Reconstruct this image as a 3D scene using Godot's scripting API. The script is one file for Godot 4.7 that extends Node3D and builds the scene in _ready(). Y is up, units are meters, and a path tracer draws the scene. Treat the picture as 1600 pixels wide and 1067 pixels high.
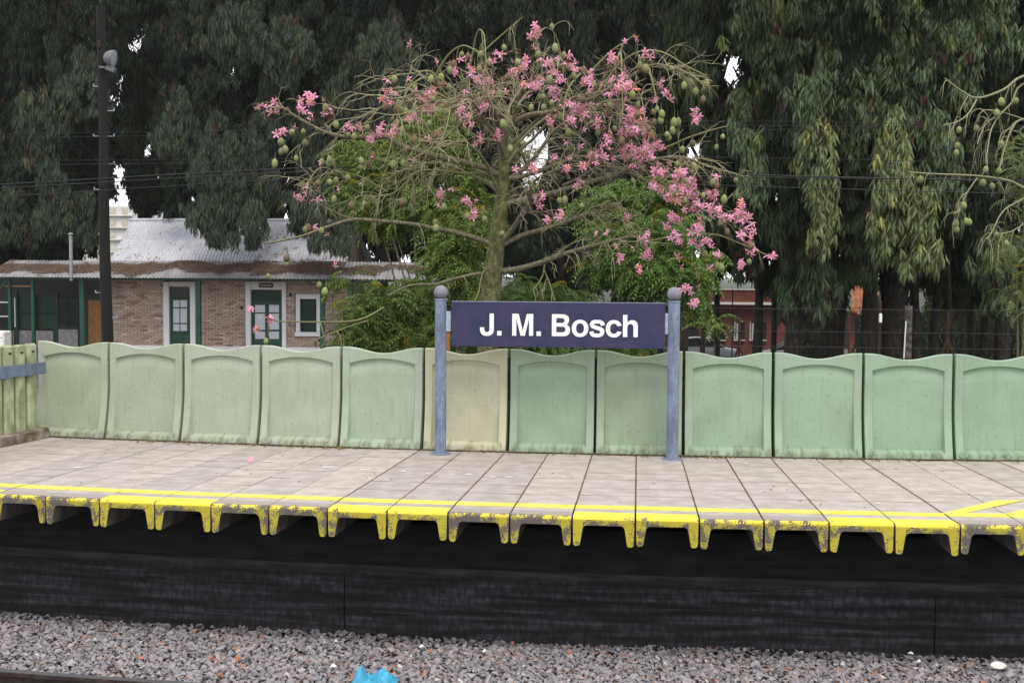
extends Node3D
# A suburban railway platform seen across the track: precast slabs with painted noses, a concrete fence,
# a blue name board, an old brick station behind, a flowering silk floss tree and a wall of eucalyptus.
# s runs along the platform, n away from the track, y up; the platform follows a gentle curve.

const FOCAL := 1900.0
const EYE := 1.904
const FRONT := 9.537          # metres from the eye to the platform edge
const BEND := 0.0192          # curvature of the track
const SLAB0 := -5.0026
var cam_basis: Basis
var rng := RandomNumberGenerator.new()
var M := {}
var used := {}

# ------------------------------------------------------------------ mesh buffer
class Buf:
	var v := PackedVector3Array()
	var n := PackedVector3Array()
	var c := PackedColorArray()
	var t := PackedVector2Array()
	var ix := PackedInt32Array()
	var col := Color.WHITE

	func vert(p: Vector3, nn: Vector3, uv := Vector2.ZERO) -> int:
		v.append(p); n.append(nn); c.append(col); t.append(uv)
		return v.size() - 1

	func tri(a: Vector3, b: Vector3, d: Vector3, ua := Vector2.ZERO, ub := Vector2.ZERO, ud := Vector2.ZERO) -> void:
		var nn := (b - a).cross(d - a).normalized()
		var i := vert(a, nn, ua); vert(b, nn, ub); vert(d, nn, ud)
		ix.append_array(PackedInt32Array([i, i + 2, i + 1]))

	func quad(a: Vector3, b: Vector3, d: Vector3, e: Vector3, ua := Vector2.ZERO, ub := Vector2.ZERO, ud := Vector2.ZERO, ue := Vector2.ZERO) -> void:
		var nn := (d - a).cross(e - b).normalized()
		var i := vert(a, nn, ua); vert(b, nn, ub); vert(d, nn, ud); vert(e, nn, ue)
		ix.append_array(PackedInt32Array([i, i + 2, i + 1, i, i + 3, i + 2]))

	func box(o: Vector3, size: Vector3, b := Basis.IDENTITY) -> void:
		var h := size / 2.0
		var p := []
		for i in 8:
			p.append(o + b * Vector3(h.x if i & 1 else -h.x, h.y if i & 2 else -h.y, h.z if i & 4 else -h.z))
		quad(p[4], p[5], p[7], p[6]); quad(p[1], p[0], p[2], p[3]); quad(p[5], p[1], p[3], p[7])
		quad(p[0], p[4], p[6], p[2]); quad(p[6], p[7], p[3], p[2]); quad(p[0], p[1], p[5], p[4])

	# a box with its edges chamfered by e
	func bevel(o: Vector3, size: Vector3, e: float, b := Basis.IDENTITY) -> void:
		var h := size / 2.0
		var i := h - Vector3.ONE * e
		var f := func(x: float, y: float, z: float) -> Vector3: return o + b * Vector3(x, y, z)
		for s in [-1.0, 1.0]:
			var q = [[s * h.x, -i.y, -i.z], [s * h.x, i.y, -i.z], [s * h.x, i.y, i.z], [s * h.x, -i.y, i.z]]
			face(q, f, s)
			q = [[-i.x, s * h.y, -i.z], [-i.x, s * h.y, i.z], [i.x, s * h.y, i.z], [i.x, s * h.y, -i.z]]
			face(q, f, s)
			q = [[-i.x, -i.y, s * h.z], [i.x, -i.y, s * h.z], [i.x, i.y, s * h.z], [-i.x, i.y, s * h.z]]
			face(q, f, s)
			for r in [-1.0, 1.0]:
				var w: float = s * r
				face([[-i.x, s * h.y, r * i.z], [i.x, s * h.y, r * i.z], [i.x, s * i.y, r * h.z], [-i.x, s * i.y, r * h.z]], f, -w)
				face([[s * h.x, -i.y, r * i.z], [s * h.x, i.y, r * i.z], [s * i.x, i.y, r * h.z], [s * i.x, -i.y, r * h.z]], f, w)
				face([[s * h.x, r * i.y, -i.z], [s * h.x, r * i.y, i.z], [s * i.x, r * h.y, i.z], [s * i.x, r * h.y, -i.z]], f, -w)
				for k in [-1.0, 1.0]:
					var a: Vector3 = f.call(s * h.x, r * i.y, k * i.z)
					var d: Vector3 = f.call(s * i.x, r * h.y, k * i.z)
					var g: Vector3 = f.call(s * i.x, r * i.y, k * h.z)
					if s * r * k > 0: tri(a, d, g)
					else: tri(a, g, d)

	func face(q: Array, f: Callable, s: float) -> void:
		var p := []
		for a in q: p.append(f.call(a[0], a[1], a[2]))
		if s > 0: quad(p[0], p[1], p[2], p[3])
		else: quad(p[3], p[2], p[1], p[0])

	func bar(a: Vector3, b: Vector3, w: float, d: float) -> void:
		var y := (b - a).normalized()
		var x := y.cross(Vector3(0, 0, 1)).normalized() if absf(y.z) < 0.9 else y.cross(Vector3.UP).normalized()
		box((a + b) / 2.0, Vector3(w, (b - a).length(), d), Basis(x, y, x.cross(y)))

	func tube(p: Array, r: Array, sides := 8, cap := true) -> void:
		var rings := []
		var side := Vector3.ZERO
		for i in p.size():
			var d: Vector3 = ((p[mini(i + 1, p.size() - 1)] as Vector3) - (p[maxi(i - 1, 0)] as Vector3)).normalized()
			if i == 0: side = d.cross(Vector3(0.31, 0.2, 0.93)).normalized()
			else: side = (side - d * side.dot(d)).normalized()
			var up := d.cross(side)
			var first := v.size()
			for k in sides:
				var a := TAU * k / sides
				var nn := side * cos(a) + up * sin(a)
				vert(p[i] + nn * r[i], nn, Vector2(float(k) / sides, i))
			rings.append(first)
		for i in p.size() - 1:
			for k in sides:
				var a: int = rings[i] + k
				var b: int = rings[i] + (k + 1) % sides
				var d: int = rings[i + 1] + k
				var e: int = rings[i + 1] + (k + 1) % sides
				ix.append_array(PackedInt32Array([a, d, b, b, d, e]))
		if cap:
			for end in [0, p.size() - 1]:
				for k in range(1, sides - 1):
					ix.append_array(PackedInt32Array([rings[end], rings[end] + k, rings[end] + k + 1]))

	# profile of (radius, y) turned about a vertical axis
	func lathe(o: Vector3, prof: Array, sides := 16) -> void:
		for i in prof.size() - 1:
			var a: Vector2 = prof[i]
			var b: Vector2 = prof[i + 1]
			var d := b - a
			var flat := Vector2(d.y, -d.x).normalized()
			for k in sides:
				var u := TAU * k / sides
				var w := TAU * (k + 1) / sides
				var du := Vector3(cos(u), 0, -sin(u))
				var dw := Vector3(cos(w), 0, -sin(w))
				var f := vert(o + du * a.x + Vector3.UP * a.y, du * flat.x + Vector3.UP * flat.y)
				vert(o + dw * a.x + Vector3.UP * a.y, dw * flat.x + Vector3.UP * flat.y)
				vert(o + dw * b.x + Vector3.UP * b.y, dw * flat.x + Vector3.UP * flat.y)
				vert(o + du * b.x + Vector3.UP * b.y, du * flat.x + Vector3.UP * flat.y)
				ix.append_array(PackedInt32Array([f, f + 2, f + 1, f, f + 3, f + 2]))

	func ball(o: Vector3, r: Vector3, rows := 10, sides := 16) -> void:
		var first := v.size()
		for i in rows + 1:
			var a := PI * i / rows - PI / 2.0
			for k in sides + 1:
				var u := TAU * k / sides
				var d := Vector3(cos(a) * cos(u), sin(a), cos(a) * sin(u))
				vert(o + d * r, (d / r).normalized())
		for i in rows:
			for k in sides:
				var a := first + i * (sides + 1) + k
				ix.append_array(PackedInt32Array([a, a + 1, a + sides + 1, a + 1, a + sides + 2, a + sides + 1]))

	func into(m: ArrayMesh, mat: Material) -> ArrayMesh:
		if v.is_empty(): return m
		var a := []
		a.resize(Mesh.ARRAY_MAX)
		a[Mesh.ARRAY_VERTEX] = v; a[Mesh.ARRAY_NORMAL] = n; a[Mesh.ARRAY_COLOR] = c
		a[Mesh.ARRAY_TEX_UV] = t; a[Mesh.ARRAY_TEX_UV2] = t; a[Mesh.ARRAY_INDEX] = ix
		m.add_surface_from_arrays(Mesh.PRIMITIVE_TRIANGLES, a)
		m.surface_set_material(m.get_surface_count() - 1, mat)
		return m

	func mesh(mat: Material) -> ArrayMesh:
		return into(ArrayMesh.new(), mat)

# ------------------------------------------------------------------ nodes
func numbered(called: String) -> String:
	var k: int = used.get(called, 0)
	used[called] = k + 1
	return called if k == 0 else "%s_%03d" % [called, k]

func tag(o: Node3D, label := "", category := "", group := "", kind := "") -> Node3D:
	if label: o.set_meta("label", label)
	if category: o.set_meta("category", category)
	if group: o.set_meta("group", group)
	if kind: o.set_meta("kind", kind)
	return o

func thing(called: String, where := Vector3.ZERO, turn := 0.0) -> Node3D:
	var o := Node3D.new()
	o.name = numbered(called)
	o.position = where
	o.rotation.y = turn
	add_child(o, true)
	return o

func obj(called: String, m: Mesh, parent: Node3D = self) -> MeshInstance3D:
	var o := MeshInstance3D.new()
	if parent == self:
		o.name = numbered(called)
	else:
		var k: int = parent.get_meta("n_" + called, 0)
		parent.set_meta("n_" + called, k + 1)
		o.name = called if k == 0 else "%s_%03d" % [called, k]
	o.mesh = m
	parent.add_child(o, true)
	return o

func many(called: String, m: Mesh, mat: Material, where: Array, tint: Array, parent: Node3D = self) -> MultiMeshInstance3D:
	var mm := MultiMesh.new()
	mm.transform_format = MultiMesh.TRANSFORM_3D
	mm.use_colors = true
	mm.mesh = m
	mm.instance_count = where.size()
	for i in where.size():
		mm.set_instance_transform(i, where[i])
		mm.set_instance_color(i, tint[i])
	var o := MultiMeshInstance3D.new()
	o.name = numbered(called) if parent == self else called
	o.multimesh = mm
	o.material_override = mat
	o.set_meta("kind", "stuff")
	parent.add_child(o, true)
	return o

# ------------------------------------------------------------------ places
func ray(px: float, py: float) -> Vector3:
	return cam_basis * Vector3((px - 800.0) / FOCAL, -(py - 533.5) / FOCAL, -1.0)

func at(px: float, py: float, depth: float) -> Vector3:
	var d := ray(px, py)
	return Vector3(0, EYE, 0) + d * (depth / -d.z)

func at_height(px: float, py: float, y: float) -> Vector3:
	var d := ray(px, py)
	return Vector3(0, EYE, 0) + d * ((y - EYE) / d.y)

func pix(p: Vector3) -> Vector2:
	var q := (p - Vector3(0, EYE, 0)) * cam_basis
	return Vector2(800.0 - FOCAL * q.x / q.z, 533.5 + FOCAL * q.y / q.z)

func plat(s: float, n: float, y: float) -> Vector3:
	var r := 1.0 / BEND
	var th := s * BEND
	return Vector3((r - n) * sin(th), y, -(FRONT + r - (r - n) * cos(th)))

func land(z: float) -> float:      # height of the ground behind the platform at a depth
	var a := [[0.0, -1.3], [13.6, -1.3], [20.0, -1.7], [40.0, -2.3], [66.0, -2.85], [95.0, -3.0], [4000.0, -3.0]]
	for i in a.size() - 1:
		if z <= a[i + 1][0]:
			return lerpf(a[i][1], a[i + 1][1], clampf((z - a[i][0]) / (a[i + 1][0] - a[i][0]), 0, 1))
	return -3.0

func vr(a: float, b: float) -> float:
	return rng.randf_range(a, b)

# ------------------------------------------------------------------ materials
func lin(r: float, g: float, b: float) -> Color:
	return Color(r, g, b).linear_to_srgb()

func ntex(seed_: int, freq: float, octaves: int, lo: Color, hi: Color, size := 512, normal := 0.0, kind := FastNoiseLite.TYPE_SIMPLEX_SMOOTH) -> NoiseTexture2D:
	var f := FastNoiseLite.new()
	f.seed = seed_
	f.noise_type = kind
	f.frequency = freq
	f.fractal_octaves = octaves
	var x := NoiseTexture2D.new()
	x.width = size; x.height = size; x.seamless = true; x.noise = f
	if normal > 0.0:
		x.as_normal_map = true
		x.bump_strength = normal
	else:
		var g := Gradient.new()
		g.set_color(0, lo); g.set_color(1, hi)
		g.set_offset(0, 0.2); g.set_offset(1, 0.8)
		x.color_ramp = g
	return x

func mat(c: Color, rough := 0.8, tex: Texture2D = null, scale := Vector3.ONE, world := true) -> StandardMaterial3D:
	var m := StandardMaterial3D.new()
	m.albedo_color = c
	m.roughness = rough
	m.metallic_specular = 0.4
	if tex:
		m.albedo_texture = tex
		m.uv1_triplanar = true
		m.uv1_world_triplanar = world
		m.uv1_scale = scale
	return m

func leafy(c: Color, back := 0.5) -> StandardMaterial3D:
	var m := StandardMaterial3D.new()
	m.albedo_color = c
	m.roughness = 0.65
	m.metallic_specular = 0.18
	m.vertex_color_use_as_albedo = true
	m.cull_mode = BaseMaterial3D.CULL_DISABLED
	if back > 0.0:
		m.backlight_enabled = true
		m.backlight = Color(back, back, back * 0.6)
	return m

func detail(m: StandardMaterial3D, tex: Texture2D, scale: Vector3) -> StandardMaterial3D:
	m.detail_enabled = true
	m.detail_blend_mode = BaseMaterial3D.BLEND_MODE_MUL
	m.detail_albedo = tex
	m.detail_uv_layer = BaseMaterial3D.DETAIL_UV_2
	m.uv2_triplanar = true
	m.uv2_world_triplanar = true
	m.uv2_scale = scale
	return m

# yellow paint with chips; d is the distance over the nose in metres, four slabs wide
func paint_tex(worn: bool) -> ImageTexture:
	var w := 1024
	var h := 208
	var im := Image.create(w, h, false, Image.FORMAT_RGB8)
	var f := FastNoiseLite.new(); f.seed = 5 if worn else 8; f.frequency = 0.11; f.fractal_octaves = 4
	var g := FastNoiseLite.new(); g.seed = 15; g.frequency = 0.006; g.fractal_octaves = 3
	for y in h:
		var d := 0.45 * y / h
		for x in w:
			var n := f.get_noise_2d(x, y * 1.3) * 0.75 + g.get_noise_2d(x * 3.0, y * 3.0) * 0.75 + g.get_noise_2d(x, y + 300) * 0.4
			var lim := 0.62
			var u := fmod(x / 256.0, 1.0)
			var leg := u < 0.17 or u > 0.83
			if worn:
				lim = -0.9 if d < 0.163 else (-0.02 if d < 0.195 else (lerpf(-0.02, -0.42, clampf((d - 0.2) / 0.05, 0, 1)) if d < 0.26 and not leg else 0.03))
				if leg and d > 0.38: lim = 0.1
			elif not leg:
				lim = 0.9 if d < 0.2 else (lerpf(0.35, -0.16, clampf((d - 0.2) / 0.04, 0, 1)) if d < 0.26 else 0.4)
			else:
				lim = 0.38 if d < 0.37 else 0.22
			var e := clampf((n - lim) * 5.5 + 0.5, 0, 1)
			var k := 0.93 + 0.1 * g.get_noise_2d(x * 3, y * 3) + 0.05 * f.get_noise_2d(x * 4, y * 4)
			if d > 0.2: k *= 0.82  # front face darkened: its shade is painted into the yellow
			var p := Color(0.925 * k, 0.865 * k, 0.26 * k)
			var q := 0.36 + 0.2 * f.get_noise_2d(x * 2 + 900, y * 2)
			if worn and d < 0.15: q += 0.2
			im.set_pixel(x, y, p.lerp(Color(q, q * 0.93, q * 0.9), e))
	return ImageTexture.create_from_image(im)

# grime on a fence panel, laid out over its face: dirt at the foot, drips, chips
func grime_tex(k: int) -> ImageTexture:
	var n := 256
	var im := Image.create(n, n, false, Image.FORMAT_RGB8)
	var f := FastNoiseLite.new(); f.seed = 400 + k; f.frequency = 0.03; f.fractal_octaves = 4
	for y in n:
		var up := 1.0 - float(y) / n
		for x in n:
			var foot := clampf((0.075 + 0.07 * f.get_noise_2d(x * 1.5, 0) - up) * 14.0, 0, 1) * (0.55 + 0.6 * f.get_noise_2d(x * 2, y * 2))
			var drip := clampf(f.get_noise_2d(x * 2.6, y * 0.22 + 500) * 1.6 - 0.42, 0, 1) * 0.5
			var spot := clampf(f.get_noise_2d(x * 3 + 70, y * 3 + 900) * 8.0 - 4.3, 0, 1) * 0.55
			var g := clampf(foot * 0.75 + drip * 0.3 + spot, 0, 0.8)
			var c := Color(1, 1, 1).lerp(Color(0.42, 0.38, 0.32), g)
			im.set_pixel(x, y, c)
	return ImageTexture.create_from_image(im)

func materials() -> void:
	var soft := ntex(1, 0.006, 4, Color(0.86, 0.855, 0.84), Color(1, 1, 1))
	var fine := ntex(2, 0.05, 4, Color(0.9, 0.9, 0.9), Color(1, 1, 1))
	var blot := ntex(3, 0.012, 5, Color(0.55, 0.53, 0.51), Color(1, 1, 1))
	var bump := ntex(4, 0.05, 4, Color.BLACK, Color.WHITE, 512, 3.0)
	M.soft = soft; M.fine = fine; M.blot = blot; M.bump = bump
	M.slab = []
	for k in 4:
		var t := [[0.44, 0.395, 0.372], [0.415, 0.375, 0.355], [0.455, 0.408, 0.38], [0.395, 0.357, 0.34]]
		var m := detail(mat(lin(t[k][0], t[k][1], t[k][2]), 0.9, ntex(20 + k, 0.008, 5, Color(0.9, 0.9, 0.885), Color(1, 1, 1)), Vector3(0.9, 0.9, 0.9)), fine, Vector3(2.2, 2.2, 2.2))
		m.normal_enabled = true; m.normal_texture = bump; m.normal_scale = 0.25
		M.slab.append(m)
	M.under = mat(lin(0.16, 0.145, 0.13), 0.95, blot, Vector3(0.6, 0.6, 0.6))
	M.paint = []
	for worn in [false, true]:
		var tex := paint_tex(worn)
		for k in 4:
			var m := mat(Color.WHITE, 0.62)
			m.albedo_texture = tex
			m.uv1_offset = Vector3(k / 4.0, 0, 0)
			M.paint.append(m)
	M.stripe = detail(mat(lin(0.80, 0.71, 0.11), 0.65, ntex(30, 0.02, 4, Color(0.86, 0.85, 0.8), Color(1, 1, 1)), Vector3(0.9, 0.9, 0.9)), fine, Vector3(3, 3, 3))
	M.soil = detail(mat(lin(0.20, 0.13, 0.085), 1.0, blot, Vector3(2, 2, 2)), fine, Vector3(6, 6, 6))
	M.groove = mat(lin(0.085, 0.065, 0.055), 1.0)
	M.wall = detail(mat(lin(0.056, 0.055, 0.068), 0.8, ntex(31, 0.012, 5, Color(0.32, 0.29, 0.27), Color(1.0, 1.0, 1.0)), Vector3(0.12, 2.2, 0.12)), ntex(32, 0.025, 6, Color(0.5, 0.48, 0.47), Color(1, 1, 1)), Vector3(1.3, 0.55, 1.3))
	M.wall.normal_enabled = true; M.wall.normal_texture = bump; M.wall.normal_scale = 0.4
	M.upper = mat(lin(0.014, 0.014, 0.014), 0.95, blot, Vector3(0.3, 1.5, 0.3))  # near-black: the shade below the slabs is painted into this colour
	M.ledge = mat(lin(0.036, 0.034, 0.036), 0.9, blot, Vector3(0.3, 2.0, 0.3))
	M.gravel_bed = detail(mat(lin(0.10, 0.095, 0.095), 0.95, blot, Vector3(3, 3, 3)), fine, Vector3(8, 8, 8))
	M.stone = leafy(Color.WHITE, 0.0)
	M.stone.roughness = 0.85
	M.rail = mat(lin(0.055, 0.04, 0.036), 0.7, blot, Vector3(2, 2, 2))
	M.shiny = mat(lin(0.5, 0.5, 0.52), 0.28); M.shiny.metallic = 0.9
	M.post = detail(mat(lin(0.26, 0.315, 0.42), 0.5, ntex(33, 0.012, 5, Color(0.74, 0.75, 0.78), Color(1, 1, 1)), Vector3(1.2, 0.4, 1.2)), ntex(34, 0.05, 5, Color(0.82, 0.82, 0.85), Color(1, 1, 1)), Vector3(1.5, 0.5, 1.5))
	M.finial = detail(mat(lin(0.30, 0.30, 0.36), 0.7, soft, Vector3(5, 5, 5)), ntex(35, 0.06, 4, Color(0.72, 0.72, 0.74), Color(1, 1, 1)), Vector3(4, 4, 4))
	M.bracket = mat(lin(0.36, 0.42, 0.52), 0.5, soft, Vector3(3, 3, 3))
	M.board = detail(mat(lin(0.047, 0.045, 0.098), 0.45, ntex(36, 0.006, 4, Color(0.74, 0.84, 0.92), Color(1, 0.94, 0.98)), Vector3(0.9, 0.9, 0.9)), fine, Vector3(1.5, 1.5, 1.5))
	M.letter = mat(lin(0.84, 0.84, 0.85), 0.5)
	M.rust = mat(lin(0.075, 0.036, 0.022), 0.9, blot, Vector3(3, 3, 3))
	M.black = mat(lin(0.012, 0.012, 0.014), 0.7)
	M.gap = mat(lin(0.06, 0.055, 0.045), 0.95, blot, Vector3(2, 2, 2))
	M.kerb = detail(mat(lin(0.33, 0.29, 0.24), 0.95, blot, Vector3(0.8, 0.8, 0.8)), fine, Vector3(3, 3, 3))
	M.road = mat(lin(0.2, 0.19, 0.18), 0.95, blot, Vector3(0.3, 0.3, 0.3))
	M.picket = detail(mat(lin(0.43, 0.47, 0.31), 0.8, ntex(37, 0.01, 5, Color(0.72, 0.72, 0.66), Color(1, 1, 1)), Vector3(0.8, 0.6, 0.8)), fine, Vector3(2, 2, 2))
	M.grey_rail = mat(lin(0.14, 0.18, 0.25), 0.5, soft, Vector3(2, 2, 2))
	M.timber_pole = detail(mat(lin(0.011, 0.0095, 0.0095), 0.8, ntex(38, 0.03, 4, Color(0.6, 0.6, 0.6), Color(1, 1, 1)), Vector3(3, 0.3, 3)), fine, Vector3(3, 0.6, 3))
	M.zinc = detail(mat(lin(0.60, 0.625, 0.71), 0.6, ntex(39, 0.01, 4, Color(0.9, 0.9, 0.9), Color(1, 1, 1)), Vector3(0.5, 0.25, 0.25)), ntex(40, 0.03, 4, Color(0.88, 0.86, 0.84), Color(1, 1, 1)), Vector3(1.2, 0.4, 0.4))
	M.zinc.metallic = 0.0
	M.old_zinc = detail(mat(lin(0.36, 0.355, 0.38), 0.7, ntex(46, 0.012, 4, Color(0.75, 0.74, 0.73), Color(1, 1, 1)), Vector3(0.5, 0.25, 0.25)), fine, Vector3(1.2, 0.4, 0.4))
	M.green = detail(mat(lin(0.015, 0.075, 0.045), 0.5, soft, Vector3(1, 1, 1)), fine, Vector3(2, 2, 2))
	M.dark_green = mat(lin(0.007, 0.035, 0.02), 0.55, soft, Vector3(1, 1, 1))
	M.cream = mat(lin(0.74, 0.74, 0.75), 0.75, fine, Vector3(2, 2, 2))
	M.frosted = mat(lin(0.50, 0.52, 0.58), 0.35)
	M.dark_glass = mat(lin(0.02, 0.024, 0.024), 0.08)
	M.mortar = mat(lin(0.33, 0.27, 0.235), 0.95, soft, Vector3(1, 1, 1))
	M.brick = leafy(Color.WHITE, 0.0); M.brick.roughness = 0.9
	M.orange = mat(lin(0.28, 0.13, 0.045), 0.6, soft, Vector3(1, 1, 1))
	M.grey_panel = mat(lin(0.26, 0.25, 0.27), 0.7, soft, Vector3(1, 1, 1))
	M.white = mat(lin(0.82, 0.83, 0.82), 0.5, soft, Vector3(1, 1, 1))
	M.brown_plate = mat(lin(0.035, 0.02, 0.014), 0.5)
	M.plate_mark = mat(lin(0.4, 0.36, 0.28), 0.6)
	M.lamp_shell = mat(lin(0.16, 0.17, 0.19), 0.6, soft, Vector3(3, 3, 3))
	M.steel = mat(lin(0.34, 0.36, 0.38), 0.45, soft, Vector3(4, 4, 4)); M.steel.metallic = 0.4
	M.wire = mat(lin(0.02, 0.022, 0.025), 0.5)
	M.lamp_glass = mat(lin(0.34, 0.36, 0.39), 0.25)
	M.bark = detail(mat(lin(0.052, 0.043, 0.036), 0.95, ntex(41, 0.02, 5, Color(0.45, 0.43, 0.4), Color(1, 1, 1)), Vector3(1.2, 0.3, 1.2)), fine, Vector3(3, 1, 3))
	M.floss_bark = detail(mat(lin(0.27, 0.285, 0.135), 0.85, ntex(42, 0.015, 5, Color(0.62, 0.6, 0.58), Color(1, 1, 1)), Vector3(1.2, 0.6, 1.2)), ntex(43, 0.04, 4, Color(0.62, 0.6, 0.56), Color(1, 1, 1)), Vector3(2, 1, 2))
	M.limb = detail(mat(lin(0.27, 0.25, 0.165), 0.9, ntex(44, 0.02, 5, Color(0.6, 0.58, 0.56), Color(1, 1, 1)), Vector3(1.5, 1.5, 1.5)), fine, Vector3(3, 3, 3))
	M.twig = leafy(lin(1, 1, 1), 0.0); M.twig.roughness = 0.9
	M.petal = leafy(Color.WHITE, 0.7)
	M.pod = leafy(Color.WHITE, 0.0); M.pod.roughness = 0.6
	M.euc = leafy(Color.WHITE, 0.5)
	M.leaf = leafy(Color.WHITE, 0.6)
	M.litter = leafy(Color.WHITE, 0.0)
	M.grass = detail(mat(lin(0.055, 0.075, 0.025), 0.95, ntex(45, 0.02, 5, Color(0.4, 0.38, 0.3), Color(1, 1, 1)), Vector3(0.15, 0.15, 0.15)), blot, Vector3(1, 1, 1))
	M.red_brick = detail(mat(lin(0.20, 0.068, 0.052), 0.9, soft, Vector3(0.4, 0.4, 0.4)), fine, Vector3(1, 4, 1))
	M.brown_wall = mat(lin(0.10, 0.06, 0.05), 0.9, soft, Vector3(0.4, 0.4, 0.4))
	M.tile = detail(mat(lin(0.52, 0.20, 0.095), 0.85, blot, Vector3(0.5, 0.5, 0.5)), fine, Vector3(2, 2, 2))
	M.stucco = mat(lin(0.62, 0.58, 0.50), 0.9, soft, Vector3(0.3, 0.3, 0.3))
	M.car_silver = mat(lin(0.36, 0.38, 0.42), 0.3); M.car_silver.metallic = 0.5; M.car_silver.clearcoat_enabled = true
	M.car_dark = mat(lin(0.05, 0.055, 0.06), 0.3); M.car_dark.metallic = 0.4; M.car_dark.clearcoat_enabled = true
	M.tyre = mat(lin(0.015, 0.015, 0.015), 0.9)
	M.galv = mat(lin(0.06, 0.062, 0.062), 0.6)
	M.bag = mat(lin(0.08, 0.44, 0.66), 0.3)
	M.bag.backlight_enabled = true; M.bag.backlight = Color(0.5, 0.6, 0.7)
	M.concrete_post = mat(lin(0.14, 0.12, 0.11), 0.95, blot, Vector3(1, 1, 1))

# ------------------------------------------------------------------ platform
func make_slab(i: int, platform: Node3D) -> void:
	var s := SLAB0 + 0.5 * i + 0.25
	var worn := posmod(i + 1, 4) < 2
	var g := 0.0045 if i < 4 else 0.0072
	var w := 0.25 - g
	var deep := 3.36
	var top := Buf.new()
	var low := Buf.new()
	var nose := Buf.new()
	var groove := Buf.new()
	var tx := func(x: float, z: float) -> float: return x * (1.0 + z * BEND)
	var band := 0.19
	# painted band, rounded arris and front face share one run of paint
	var prof := [Vector2(-band, 0), Vector2(-0.028, 0), Vector2(-0.016, -0.003), Vector2(-0.006, -0.011), Vector2(-0.0008, -0.024), Vector2(0, -0.034)]
	var d := 0.0
	for k in prof.size() - 1:
		var a: Vector2 = prof[k]
		var b: Vector2 = prof[k + 1]
		var e := d + (b - a).length()
		var f := func(x: float, p: Vector2) -> Vector3: return Vector3(tx.call(x, p.x), p.y, p.x)
		nose.quad(f.call(-w, b), f.call(w, b), f.call(w, a), f.call(-w, a), Vector2(0, e / 0.45), Vector2(0.25, e / 0.45), Vector2(0.25, d / 0.45), Vector2(0, d / 0.45))
		d = e
	var j := vr(-0.006, 0.006)
	var half := [Vector2(w, -0.034), Vector2(w - vr(0, 0.004), -0.2), Vector2(w - 0.006, -0.222 + j), Vector2(w - 0.018, -0.234 + j), Vector2(w - 0.044, -0.235 + j), Vector2(w - 0.056, -0.226 + j), Vector2(w - 0.076, -0.098), Vector2(w - 0.084, -0.082), Vector2(w - 0.102, -0.07)]
	var poly := PackedVector2Array()
	for p in half: poly.append(p)
	for k in range(half.size() - 1, -1, -1):
		var p: Vector2 = half[k]
		poly.append(Vector2(-p.x, p.y + (vr(-0.005, 0.005) if k in [3, 4] else 0.0)))
	var uvf := func(p: Vector2) -> Vector2: return Vector2((p.x + 0.25) / 2.0, (d - 0.034 - p.y) / 0.45)
	var tris := Geometry2D.triangulate_polygon(poly)
	for k in range(0, tris.size(), 3):
		var a := poly[tris[k]]
		var b := poly[tris[k + 1]]
		var e := poly[tris[k + 2]]
		if (b - a).cross(e - a) < 0:
			var q := b; b = e; e = q
		nose.tri(Vector3(a.x, a.y, 0), Vector3(b.x, b.y, 0), Vector3(e.x, e.y, 0), uvf.call(a), uvf.call(b), uvf.call(e))
	var back := -2.6
	for k in poly.size():
		var a := poly[k]
		var b := poly[(k + 1) % poly.size()]
		if k == poly.size() - 1: continue
		low.quad(Vector3(tx.call(a.x, back), a.y, back), Vector3(tx.call(b.x, back), b.y, back), Vector3(b.x, b.y, 0), Vector3(a.x, a.y, 0))
	# walking surface: boards of concrete between shallow grooves
	var cuts := []
	for n in [0.92, 1.32, 1.78, 2.16, 2.72]:
		if rng.randf() < 0.86: cuts.append(n + vr(-0.03, 0.03))
	var from := band
	cuts.append(deep)
	for n in cuts:
		var gr := vr(0.003, 0.0065) if n < deep else 0.0
		var tilt := vr(-0.0012, 0.0012)
		top.quad(Vector3(tx.call(-w, -from), tilt, -from), Vector3(tx.call(w, -from), -tilt, -from), Vector3(tx.call(w, -n + gr), -tilt, -n + gr), Vector3(tx.call(-w, -n + gr), tilt, -n + gr))
		if gr > 0:
			for q in [[-n + gr, 0.0, -n, -0.008], [-n, -0.008, -n - gr, 0.0]]:
				groove.quad(Vector3(tx.call(-w, q[0]), q[1], q[0]), Vector3(tx.call(w, q[0]), q[1], q[0]), Vector3(tx.call(w, q[2]), q[3], q[2]), Vector3(tx.call(-w, q[2]), q[3], q[2]))
		from = n + gr
	for sd in [-1.0, 1.0]:
		top.quad(Vector3(tx.call(sd * w, -deep), -0.06, -deep), Vector3(sd * w, -0.034, 0), Vector3(sd * w, 0, -0.02), Vector3(tx.call(sd * w, -deep), 0, -deep))
	var m := top.mesh(M.slab[rng.randi() % 4])
	low.into(m, M.under)
	groove.into(m, M.groove)
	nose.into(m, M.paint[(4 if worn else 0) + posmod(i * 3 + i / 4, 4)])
	var o := obj("slab", m, platform)
	o.position = plat(s, 0, vr(-0.003, 0.003))
	o.rotation = Vector3(vr(-0.0006, 0.0006), s * BEND, vr(-0.002, 0.002))
	if worn: o.set_meta("label", "concrete slab with chipped, worn yellow nose")
	var st := Buf.new()
	var e0 := 0.315 + vr(-0.006, 0.006)
	var e1 := 0.47 + vr(-0.006, 0.006)
	st.quad(Vector3(tx.call(-w, -e0), 0.004, -e0), Vector3(tx.call(w, -e0), 0.004, -e0), Vector3(tx.call(w, -e1), 0.004, -e1), Vector3(tx.call(-w, -e1), 0.004, -e1))
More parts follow.
